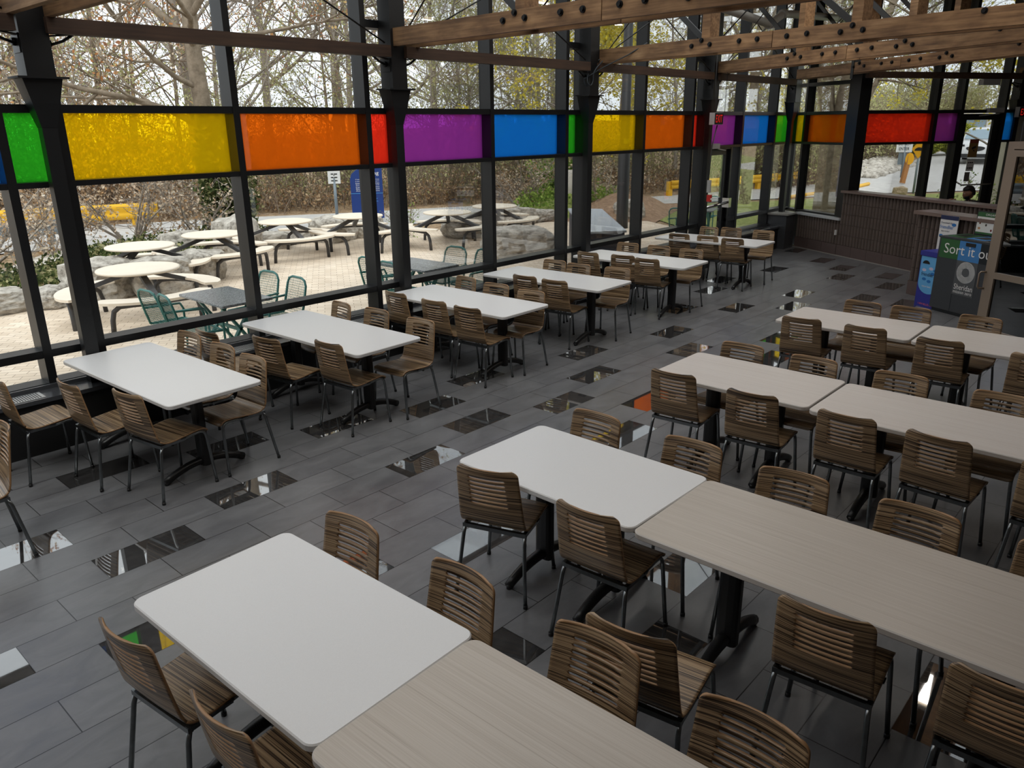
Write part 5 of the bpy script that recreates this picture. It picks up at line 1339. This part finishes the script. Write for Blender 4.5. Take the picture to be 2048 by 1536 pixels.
# =================================================================== VEGETATION
def bark(name, a, b):
    return ground_mat(name, [(.3, lin(*a)), (.7, lin(*b))], 6, bump=.5)
M['bark_grey'] = bark('bark_grey', (128, 119, 110), (176, 167, 156)); M['bark_brown'] = bark('bark_brown', (118, 102, 88), (166, 150, 132)); M['bark_mid'] = bark('bark_mid', (104, 92, 78), (156, 142, 124)); M['bark_pale'] = bark('bark_pale', (160, 150, 134), (200, 190, 172))  # grey, brown and pale barks lightened, distance haze put into the colour
def leafmat(name, cols):
    m, t, out = nt(name)
    g = N(t, 'ShaderNodeNewGeometry'); rp = ramp(t, [(i/(len(cols)), lin(*c)) for i, c in enumerate(cols)]); rp.color_ramp.interpolation = 'CONSTANT'
    L(t, g.outputs['Random Per Island'], rp.inputs[0])
    d = N(t, 'ShaderNodeBsdfDiffuse'); tl = N(t, 'ShaderNodeBsdfTranslucent'); mx = N(t, 'ShaderNodeMixShader'); mx.inputs[0].default_value = .35
    L(t, rp.outputs[0], d.inputs[0]); L(t, rp.outputs[0], tl.inputs[0]); L(t, d.outputs[0], mx.inputs[1]); L(t, tl.outputs[0], mx.inputs[2]); L(t, mx.outputs[0], out.inputs[0]); return m
M['leaf_cream'] = leafmat('buds_cream', [(222, 204, 180), (206, 184, 160), (190, 164, 138), (226, 214, 196), (186, 150, 110)])
M['leaf_rust'] = leafmat('buds_rust', [(196, 150, 104), (184, 128, 84), (206, 174, 120), (170, 120, 90)])
M['leaf_olive'] = leafmat('buds_olive', [(186, 186, 134), (172, 172, 122), (200, 196, 150), (164, 166, 118)])  # olive paled too, distance haze put into the colour
M['leaf_yellow'] = leafmat('buds_yellow', [(206, 192, 90), (220, 206, 96), (190, 184, 100), (232, 214, 80)])
M['leaf_green'] = leafmat('leaves_green', [(124, 152, 66), (150, 176, 84), (104, 134, 58), (168, 190, 100)])
M['leaf_ivy'] = leafmat('leaves_ivy', [(74, 88, 54), (96, 108, 66), (58, 70, 44), (130, 134, 90), (180, 176, 130)])
M['leaf_dry'] = leafmat('leaves_dry', [(176, 148, 116), (150, 122, 92), (200, 176, 144), (130, 104, 80)])
def rvec(rs=rng):
    v = rs.normal(size=3); return v/np.linalg.norm(v)
class Veg:
    def __init__(s): s.a = []; s.b = []; s.ra = []; s.rb = []; s.lv = []
    def chain(s, p, d, ln, r0, r1, n, wig, up, rs):
        pts = [np.array(p, float)]; d = np.array(d, float)/np.linalg.norm(d)
        for i in range(n):
            d = d+rs.normal(size=3)*wig+np.array([0, 0, up]); d /= np.linalg.norm(d)
            pts.append(pts[-1]+d*ln/n)
        for i in range(n):
            s.a.append(pts[i]); s.b.append(pts[i+1]); s.ra.append(r0+(r1-r0)*i/n); s.rb.append(r0+(r1-r0)*(i+1)/n)
        return pts, d
    def wood(s, name, mat, sides=(7, 4, 3)):
        A, B, RA, RB = (np.array(x) for x in (s.a, s.b, s.ra, s.rb)); Vs = []; Fs = []; base = 0
        D = B-A; D /= np.linalg.norm(D, axis=1)[:, None]+1e-9
        ref = np.where(np.abs(D[:, 2:3]) < .9, np.array([[0, 0, 1.]]), np.array([[1., 0, 0]])); U = np.cross(D, ref); U /= np.linalg.norm(U, axis=1)[:, None]; Wv = np.cross(D, U)
        for lo, hi, n in ((.05, 9, sides[0]), (.012, .05, sides[1]), (0, .012, sides[2])):
            k = np.where((RA >= lo) & (RA < hi))[0]
            if len(k) == 0: continue
            ang = 2*PI*np.arange(n)/n; c = np.cos(ang)[None, :, None]; sn = np.sin(ang)[None, :, None]
            rad = U[k][:, None, :]*c+Wv[k][:, None, :]*sn
            lo_ = A[k][:, None, :]-D[k][:, None, :]*RA[k][:, None, None]*.3+rad*RA[k][:, None, None]; hi_ = B[k][:, None, :]+rad*RB[k][:, None, None]
            V = np.concatenate([lo_, hi_], 1).reshape(-1, 3); m = len(k); i = np.arange(m)[:, None]*2*n; j = np.arange(n)[None, :]; j2 = (j+1) % n
            F = np.stack([i+j, i+j2, i+n+j2, i+n+j], -1).reshape(-1, 4)
            Vs.append(V); Fs.append(F+base); base += len(V)
        return np_mesh(name, np.concatenate(Vs), np.concatenate(Fs), mat, True)
    def leaves(s, name, mat, per, size, spread, rs):
        P_ = np.repeat(np.array(s.lv), per, 0); n = len(P_); P_ = P_+rs.normal(size=(n, 3))*spread
        u = rs.normal(size=(n, 3)); u /= np.linalg.norm(u, axis=1)[:, None]; w = rs.normal(size=(n, 3)); w = np.cross(u, w); w /= np.linalg.norm(w, axis=1)[:, None]
        sz = size*(.6+.8*rs.random((n, 1)))
        V = np.stack([P_-u*sz, P_+w*sz*.6, P_+u*sz, P_-w*sz*.6], 1).reshape(-1, 3); F = np.arange(4*n).reshape(-1, 4)
        return np_mesh(name, V, F, mat)
def grow_tree(seed, H=11, r=.16, fork=.25, nb=16, spread=.9, sub=6, twig=4, lean=.02, limbs=()):
    rs = np.random.default_rng(seed); v = Veg()
    trunk, d = v.chain((0, 0, -.15), (rs.normal()*lean, rs.normal()*lean, 1), H, r, r*.25, 14, .035, .03, rs)
    def br(p, d, ln, r0, lvl):
        n = 5 if lvl == 1 else 3
        pts, dd = v.chain(p, d, ln, r0, r0*.35, n, .16 if lvl < 3 else .22, .05, rs)
        if lvl == 3: v.lv += [pts[-1], pts[-2], (pts[-1]+pts[-2])/2]; return
        for k in range(sub if lvl == 1 else twig):
            t = .25+.75*rs.random(); i = min(int(t*n), n-1); q = pts[i]+(pts[i+1]-pts[i])*(t*n-i)
            nd = (pts[i+1]-pts[i]); nd = nd/np.linalg.norm(nd)+rvec(rs)*.85; br(q, nd, ln*(.30+.25*rs.random()), max(r0*.45, .005), lvl+1)
    for k in range(nb):
        t = fork+(1-fork)*((k+rs.random())/nb); i = min(int(t*14), 13); p = trunk[i]+(trunk[i+1]-trunk[i])*(t*14-i); a = rs.random()*6.28
        br(p, (math.cos(a)*spread, math.sin(a)*spread, .35+.6*rs.random()), H*(.42*(1-t)+.16)*(.8+.4*rs.random()), max(.012, r*(1-t)*.55), 1)
    for (t, dx, dy, dz, ln, rr) in limbs:
        i = min(int(t*14), 13); br(trunk[i], (dx, dy, dz), ln, rr, 1)
    return v, rs
def tree_pair(seed, bark_m, leaf_m, per, size, spread_l=.10, **kw):
    v, rs = grow_tree(seed, **kw)
    return v.wood('trunk', bark_m), v.leaves('foliage', leaf_m, per, size, spread_l, rs)
def place(pair, x, y, rz, s, label, group=None, name='tree', z=None):
    t = thing(name, label, 'tree', (x, y, gz(x, y)-.05 if z is None else z), rz, group); t.scale = (s, s, s)
    link('trunk', pair[0], t); link('foliage', pair[1], t); return t
TA = [tree_pair(1, M['bark_grey'], M['leaf_rust'], 3, .05, H=12, r=.17, nb=17), tree_pair(2, M['bark_brown'], M['leaf_rust'], 2, .045, H=10, r=.13, nb=16, fork=.3),
      tree_pair(3, M['bark_grey'], M['leaf_olive'], 1, .05, H=13, r=.18, nb=18), tree_pair(4, M['bark_pale'], M['leaf_yellow'], 1, .055, H=11, r=.15, nb=16),
      tree_pair(5, M['bark_brown'], M['leaf_olive'], 1, .05, H=9, r=.10, nb=16, fork=.2), tree_pair(6, M['bark_grey'], M['leaf_olive'], 1, .05, H=7, r=.06, nb=18, fork=.12, spread=.6)]
GT = 'bare budding trees in the woods beyond the road'
FA, FB = np.array([2.0, 28.2]), np.array([29.5, 16.8]); FD = (FB-FA)/np.linalg.norm(FB-FA); FN = np.array([-FD[1], FD[0]]); FN = FN if FN[1] > 0 else -FN; FL = np.linalg.norm(FB-FA)
rt = np.random.default_rng(5)
def woods(n, o0, o1, types, s0, s1, a0=-.15, a1=1.0):
    for k in range(n):
        u = (a0+(a1-a0)*(k+rt.random()*.9)/n); p = FA+FD*FL*u+FN*(o0+(o1-o0)*rt.random())
        ty = types(u); place(TA[ty], p[0], p[1], rt.random()*6.28, s0+(s1-s0)*rt.random(), 'bare budding tree standing in the woods beyond the road', GT)
pick = lambda u: int(rt.choice([0, 1, 1, 4] if u < .4 else ([2, 2, 4, 5, 0] if u < .75 else [3, 2, 5, 4])))
woods(14, 1.0, 5.0, lambda u: int(rt.choice([5, 4, 5])), .65, 1.0)
woods(18, 3.0, 9.0, pick, .85, 1.2)
woods(18, 9.0, 26.0, pick, .9, 1.4, -.1, 1.25)
for k in range(16):      # woods continuing to the right beyond the road
    x = 33+k*2.3+rt.random()*1.5; y = 16.8+(k*.25)+rt.random()*6; place(TA[int(rt.choice([3, 2, 5, 4]))], x, y, rt.random()*6.28, .7+.4*rt.random(), 'bare budding tree standing in the woods beyond the road', GT)
for k in range(10):
    x = 50+rt.random()*40; y = 17+rt.random()*14; place(TA[int(rt.choice([2, 4, 5]))], x, y, rt.random()*6.28, .8+.4*rt.random(), 'bare budding tree standing in the woods beyond the road', GT)
# individual trees that can be picked out
place(tree_pair(21, M['bark_mid'], M['leaf_rust'], 2, .05, H=13, r=.26, fork=.34, nb=17, limbs=((.26, -.8, .25, .35, 4.6, .09), (.30, -.9, -.1, .25, 3.2, .07), (.40, -.5, -.6, .4, 4, .08), (.42, .8, -.2, .3, 4, .07))), 9.85, 18.35, 0, 1, 'big old tree with ivy at its foot rising behind yellow and orange bays')
place(tree_pair(22, M['bark_mid'], M['leaf_olive'], 1, .05, H=11, r=.21, fork=.3, nb=14), 25.4, 12.2, .5, 1, 'thick pale tree trunk on the lawn beyond the blue and green panes')
def big_forked(seed):
    rs = np.random.default_rng(seed); v = Veg()
    v.chain((0, 0, -.2), (.02, .0, 1), 2.5, .36, .30, 6, .01, .02, rs)
    for dx, dy, r0, ln in ((-.22, .18, .19, 8), (.02, -.05, .17, 9), (.26, -.24, .16, 8), (.10, .22, .12, 7), (.5, -.5, .09, 6)):
        pts, d = v.chain((dx*.3, dy*.3, 2.15), (dx, dy, 1), ln, r0, .03, 10, .06, .02, rs)
        for k in range(9):
            i = 3+int(rs.random()*6); q = pts[i]; p2, _ = v.chain(q, rvec(rs)+np.array([0, 0, .5]), 2.2+rs.random(), .035, .01, 5, .15, .03, rs)
            for j in range(6):
                q2 = p2[1+int(rs.random()*4)]; p3, _ = v.chain(q2, rvec(rs)+np.array([0, 0, .2]), .9, .012, .004, 3, .2, 0, rs)
                for m in range(3):
                    p4, _ = v.chain(p3[1+int(rs.random()*2)], rvec(rs), .4, .006, .003, 2, .2, 0, rs); v.lv.append(p4[-1])
    return v.wood('trunk', M['bark_mid'], (12, 5, 3)), v.leaves('foliage', M['leaf_olive'], 2, .045, .1, rs)
place(big_forked(31), 22.5, 8.35, 0, 1, 'massive forked pale tree trunk standing close behind the orange corner pane')
YT = tree_pair(23, M['bark_grey'], M['leaf_yellow'], 9, .055, .16, H=8, r=.09, fork=.18, nb=18, spread=1.0)
place(YT, 26.6, 5.0, .4, .85, 'yellow flowering tree outside the far door at the right')
place(YT, 21.0, 16.2, 2.1, .95, 'yellow budding tree beyond the grass mound')
place(YT, 29.0, 17.0, 4.0, 1.0, 'yellow budding tree beyond the road behind the glass door')
# multi-stem bare shrubs by the path
def shrub(seed, H=2.0, stems=8, spread=.55, tw=9, r=.03, mat=None, leaf=None, per=2, size=.04):
    rs = np.random.default_rng(seed); v = Veg()
    for k in range(stems):
        a = 6.28*k/stems+rs.random(); pts, d = v.chain((.12*math.cos(a), .12*math.sin(a), -.05), (math.cos(a)*spread*(.4+rs.random()), math.sin(a)*spread*(.4+rs.random()), 1), H*(.7+.4*rs.random()), r*(.7+.5*rs.random()), .008, 6, .13, .03, rs)
        for j in range(tw):
            i = 1+int(rs.random()*5); p2, _ = v.chain(pts[i], rvec(rs)*.9+np.array([math.cos(a)*.3, math.sin(a)*.3, .5]), H*.32*(.6+rs.random()*.8), .010, .004, 4, .2, .03, rs)
            for q in range(4):
                p3, _ = v.chain(p2[1+int(rs.random()*3)], rvec(rs)+np.array([0, 0, .3]), H*.13, .005, .003, 2, .2, 0, rs); v.lv += [p3[-1], p3[-2]]
    return v.wood('stems', mat or M['bark_grey']), v.leaves('buds', leaf or M['leaf_cream'], per, size, .05, rs)
def place_shrub(pair, x, y, rz, s, label, group=None):
    t = thing('shrub', label, 'shrub', (x, y, gz(x, y)-.03), rz, group); t.scale = (s, s, s); link('stems', pair[0], t); link('buds', pair[1], t); return t
SB = shrub(41, 2.3, 8, .55, 10, .035)
place_shrub(SB, 7.65, 19.0, 0, 1.0, 'bare many-stemmed shrub behind the second round picnic table')
place_shrub(SB, 9.05, 18.5, 1.7, .95, 'bare many-stemmed shrub at the left of the ivy covered tree')
place_shrub(SB, 3.7, 16.6, 2.9, 1.0, 'bare shrub beside the bollard at the left edge')
place_shrub(SB, 5.9, 19.2, 4.0, .75, 'small bare shrub between first mullion and column')
place_shrub(SB, 20.2, 14.6, 3.1, .85, 'bare twiggy shrub on the soil mound')
place_shrub(SB, 18.9, 16.6, 5.1, .9, 'bare twiggy shrub beside the concrete bollard')
GS = shrub(42, 1.5, 12, .8, 12, .02, M['bark_grey'], M['leaf_green'], 9, .045)
place_shrub(GS, 21.3, 16.9, 0, 1.15, 'fresh green leafed shrub beyond the lamp post')
TW = shrub(43, 1.25, 7, .45, 7, .012, M['bark_brown'], M['leaf_green'], 1, .03)
place_shrub(TW, 22.0, 4.55, 0, 1.0, 'thin twiggy shrub outside the far glass door'); place_shrub(TW, 21.5, 3.55, 2.2, .95, 'thin twiggy shrub in front of the concrete pillar')
place_shrub(TW, 12.6, 15.0, 1.0, .7, 'thin leafless sapling beside the second column outside')
def blob(seed, r):
    rs = np.random.default_rng(seed); n = 2600; d = rs.normal(size=(n, 3)); d /= np.linalg.norm(d, axis=1)[:, None]; v = Veg(); v.lv = list(d*np.array([1.15, 1.15, .85])*r*(.82+.2*rs.random((n, 1)))+np.array([0, 0, r*.9]))
    for k in range(10): v.chain((0, 0, 0), rvec(rs)+np.array([0, 0, 1]), r*1.2, .03, .01, 4, .1, 0, rs)
    return v.wood('stems', M['bark_brown']), v.leaves('leaves', leafG, 2, .075, .05, rs)
leafG = leafmat('leaves_hedge', [(170, 176, 70), (146, 154, 60), (196, 196, 92), (110, 124, 50)])
HB = blob(51, .95)
for x, y, lab in ((50.9, 13.6, 'rounded yellow green bush, left one of two near the car'), (51.9, 12.1, 'rounded yellow green bush, right one of two near the car')):
    t = thing('bush', lab, 'bush', (x, y, gz(x, y)), 0, 'clipped bushes near the car'); link('stems', HB[0], t); link('leaves', HB[1], t)
# ivy
def scatter(poly, n, z0, z1, seed, hfun=None):
    rs = np.random.default_rng(seed); out = []
    xs = [p[0] for p in poly]; ys = [p[1] for p in poly]
    while len(out) < n:
        x = rs.uniform(min(xs), max(xs)); y = rs.uniform(min(ys), max(ys))
        if inside(x, y, poly): out.append((x, y, z0+(z1-z0)*rs.random()*(1+.5*mnoise.noise(Vector((x*1.3, y*1.3, 0))))))
    v = Veg(); v.lv = out; return v, rs
v, rs = scatter([(2.2, 13.4), (3.4, 13.9), (5.2, 13.9), (6.6, 14.4), (7.9, 16.2), (10.3, 17.0), (10.6, 18.2), (8.4, 18.7), (6.4, 18.5), (5.0, 16.8), (3.2, 16.4), (1.0, 16.3)], 5200, .02, .26, 61)
tag(link('ivy', v.leaves('ivy', M['leaf_ivy'], 2, .045, .05, rs)), 'low bed of ivy between the patio boulders and footpath', 'ivy', kind='stuff')
rs = np.random.default_rng(62); v = Veg()
for k in range(3800):
    a = rs.random()*6.28; z = rs.random()**1.3*3.0; rr = .30+.22*rs.random()+.25*math.exp(-((z-1.4)/.9)**2)*rs.random(); v.lv.append((9.85+rr*math.cos(a)+.004*z, 18.35+rr*math.sin(a), z))
tag(link('ivy', v.leaves('ivy', M['leaf_ivy'], 2, .07, .06, rs)), 'dark ivy wrapped round the foot of the big old tree', 'ivy', kind='stuff')
v, rs = scatter([(18.2, 14.6), (20, 14.2), (22.6, 15.2), (22.2, 16.6), (19, 16.8), (17.6, 15.8)], 2600, .05, .62, 63)
tag(link('ground_cover', v.leaves('ground_cover', M['leaf_green'], 2, .05, .05, rs)), 'bright green ground cover on the mound beyond the monument sign', 'ground cover', kind='stuff')
# thicket along the far side of the road, as one mass
def thicket(name, label, spots, H0, H1, leaf, seed, stems=16, per=2, size=.05, barkm=None):
    rs = np.random.default_rng(seed); v = Veg()
    for (x, y) in spots:
        g = gz(x, y)-.05
        for k in range(stems):
            a = rs.random()*6.28; rr = rs.random()*.7; h = (H0+(H1-H0)*rs.random()); p = (x+rr*math.cos(a), y+rr*math.sin(a), g)
            pts, d = v.chain(p, (rs.normal()*.28, rs.normal()*.28, 1), h, .010+.012*rs.random(), .004, 4, .16, .02, rs)
            for j in range(6):
                i = 1+int(rs.random()*4); i = min(i, 4); p2, _ = v.chain(pts[i], rvec(rs)*.9+np.array([0, 0, .45]), h*.24*(.5+rs.random()), .006, .0035, 2, .25, 0, rs); v.lv += [p2[-1], p2[1]]
    me = v.wood(name, barkm or M['bark_brown'], (5, 3, 3)); lm = v.leaves(name+'_l', leaf, per, size, .10, rs)
    bm = bmesh.new(); bm.from_mesh(me); nf = len(bm.faces); bm.from_mesh(lm)
    bm.faces.ensure_lookup_table()
    for f in bm.faces[nf:]: f.material_index = 1
    bm.to_mesh(me); bm.free(); me.materials.append(leaf); bpy.data.meshes.remove(lm)
    o = link(name, me); return tag(o, label, 'undergrowth', kind='stuff')
def line_spots(a0, a1, o0, o1, step, seed):
    rs = np.random.default_rng(seed); out = []
    n = int((a1-a0)*FL/step)
    for k in range(n):
        u = a0+(a1-a0)*(k+rs.random())/n; p = FA+FD*FL*u+FN*(o0+(o1-o0)*rs.random()); out.append((p[0], p[1]))
    return out
thicket('undergrowth', 'cream budded thicket beyond the road at the left', line_spots(-.12, .36, .2, 1.4, .8, 71)+line_spots(-.12, .36, 1.4, 3.5, .7, 72), 1.8, 3.3, M['leaf_cream'], 73, per=3, size=.055)
thicket('undergrowth', 'tangled olive and brown thicket beyond the road in the middle', line_spots(.34, .76, .2, 1.4, .8, 74)+line_spots(.34, .76, 1.4, 3.6, .7, 75), 1.7, 3.0, M['leaf_olive'], 76, per=2, size=.045)
thicket('undergrowth', 'brushy olive thicket beyond the road at the right', line_spots(.74, 1.02, .3, 1.4, .8, 77)+line_spots(.74, 1.04, 1.4, 4, .7, 78), 1.6, 2.8, M['leaf_olive'], 79, per=2, size=.05)
rs = np.random.default_rng(80)
thicket('undergrowth', 'grey brush behind the rubble bank and road signs', [(31+rs.random()*15, 14.2+rs.random()*3.0) for k in range(46)]+[(31.5+rs.random()*5.5, 12.9+rs.random()*1.3) for k in range(14)]+[(x, x*(.288+.045*rs.random())) for x in 43+17*rs.random(40)], 2.0, 3.6, M['leaf_olive'], 81, per=2, size=.06)
thicket('undergrowth', 'hazy brush far behind the white building and parked car', [(52+rs.random()*44, 19+rs.random()*9) for k in range(40)]+[(78+rs.random()*16, -2+rs.random()*24) for k in range(40)], 2.5, 5.5, M['leaf_olive'], 84, per=2, size=.12)
thicket('undergrowth', 'tall cream blossoming thicket rising above the yellow pane', line_spots(-.14, .30, 2.0, 6, .5, 91), 3.0, 5.8, M['leaf_cream'], 92, per=7, size=.06, stems=12)
thicket('undergrowth', 'tall pale green saplings above the purple and blue panes', line_spots(.28, 1.0, 3.0, 7, .75, 93), 2.8, 4.6, M['leaf_olive'], 94, per=4, size=.055, stems=10)
thicket('undergrowth', 'low dry brush of dead stalks along the far road edge', line_spots(.0, 1.0, -.5, .3, .9, 82), .5, 1.2, M['leaf_dry'], 83, stems=12, per=2, size=.05)

# =================================================================== LIGHT, WORLD, CAMERA
w = bpy.data.worlds.new('sky'); SC.world = w; w.use_nodes = True; t = w.node_tree; t.nodes.clear()
wo = t.nodes.new('ShaderNodeOutputWorld'); bg = t.nodes.new('ShaderNodeBackground'); tc = t.nodes.new('ShaderNodeTexCoord'); no = N(t, 'ShaderNodeTexNoise', i_Scale=2.2, i_Detail=5.0)
L(t, tc.outputs['Generated'], no.inputs['Vector']); rp = ramp(t, [(.35, (.84, .90, .97, 1)), (.65, (.97, .985, 1.0, 1))]); L(t, no.outputs['Fac'], rp.inputs[0]); L(t, rp.outputs[0], bg.inputs[0]); bg.inputs[1].default_value = SKY; L(t, bg.outputs[0], wo.inputs[0])
su = bpy.data.lights.new('sun', 'SUN'); su.energy = SUN; su.angle = R(40); su.color = (1, .96, .90)
so = bpy.data.objects.new('sun', su); COL.objects.link(so); so.rotation_euler = Vector((.50, .35, -.85)).to_track_quat('-Z', 'Y').to_euler(); so.location = (0, 0, 30)
cam = bpy.data.cameras.new('camera'); co = bpy.data.objects.new('camera', cam); COL.objects.link(co); SC.camera = co
cam.sensor_fit = 'HORIZONTAL'; cam.sensor_width = 36.0; cam.lens = 36.0*1541.7/2048; cam.clip_start = .05; cam.clip_end = 400
pitch, roll, yaw = .32391, .01136, .73677
f = Vector((math.cos(yaw)*math.cos(pitch), math.sin(yaw)*math.cos(pitch), -math.sin(pitch))); r = Vector((math.sin(yaw), -math.cos(yaw), 0)); d = f.cross(r)
rr = r*math.cos(roll)+d*math.sin(roll); dd = d*math.cos(roll)-r*math.sin(roll)
Mx = Matrix.Identity(4)
for i in range(3): Mx[i][0] = rr[i]; Mx[i][1] = -dd[i]; Mx[i][2] = -f[i]
Mx[2][3] = 2.6
co.matrix_world = Mx
SC.view_settings.view_transform = 'Standard'; SC.view_settings.look = 'None'; SC.view_settings.exposure = EXPO; SC.view_settings.gamma = 1.0; SC.view_settings.use_curve_mapping = False
cy = SC.cycles; cy.max_bounces = 8; cy.diffuse_bounces = 3; cy.glossy_bounces = 3; cy.transmission_bounces = 4; cy.transparent_max_bounces = 14; cy.caustics_reflective = False; cy.caustics_refractive = False; cy.sample_clamp_indirect = 6.0; cy.use_denoising = True; cy.use_adaptive_sampling = True; cy.adaptive_threshold = .015
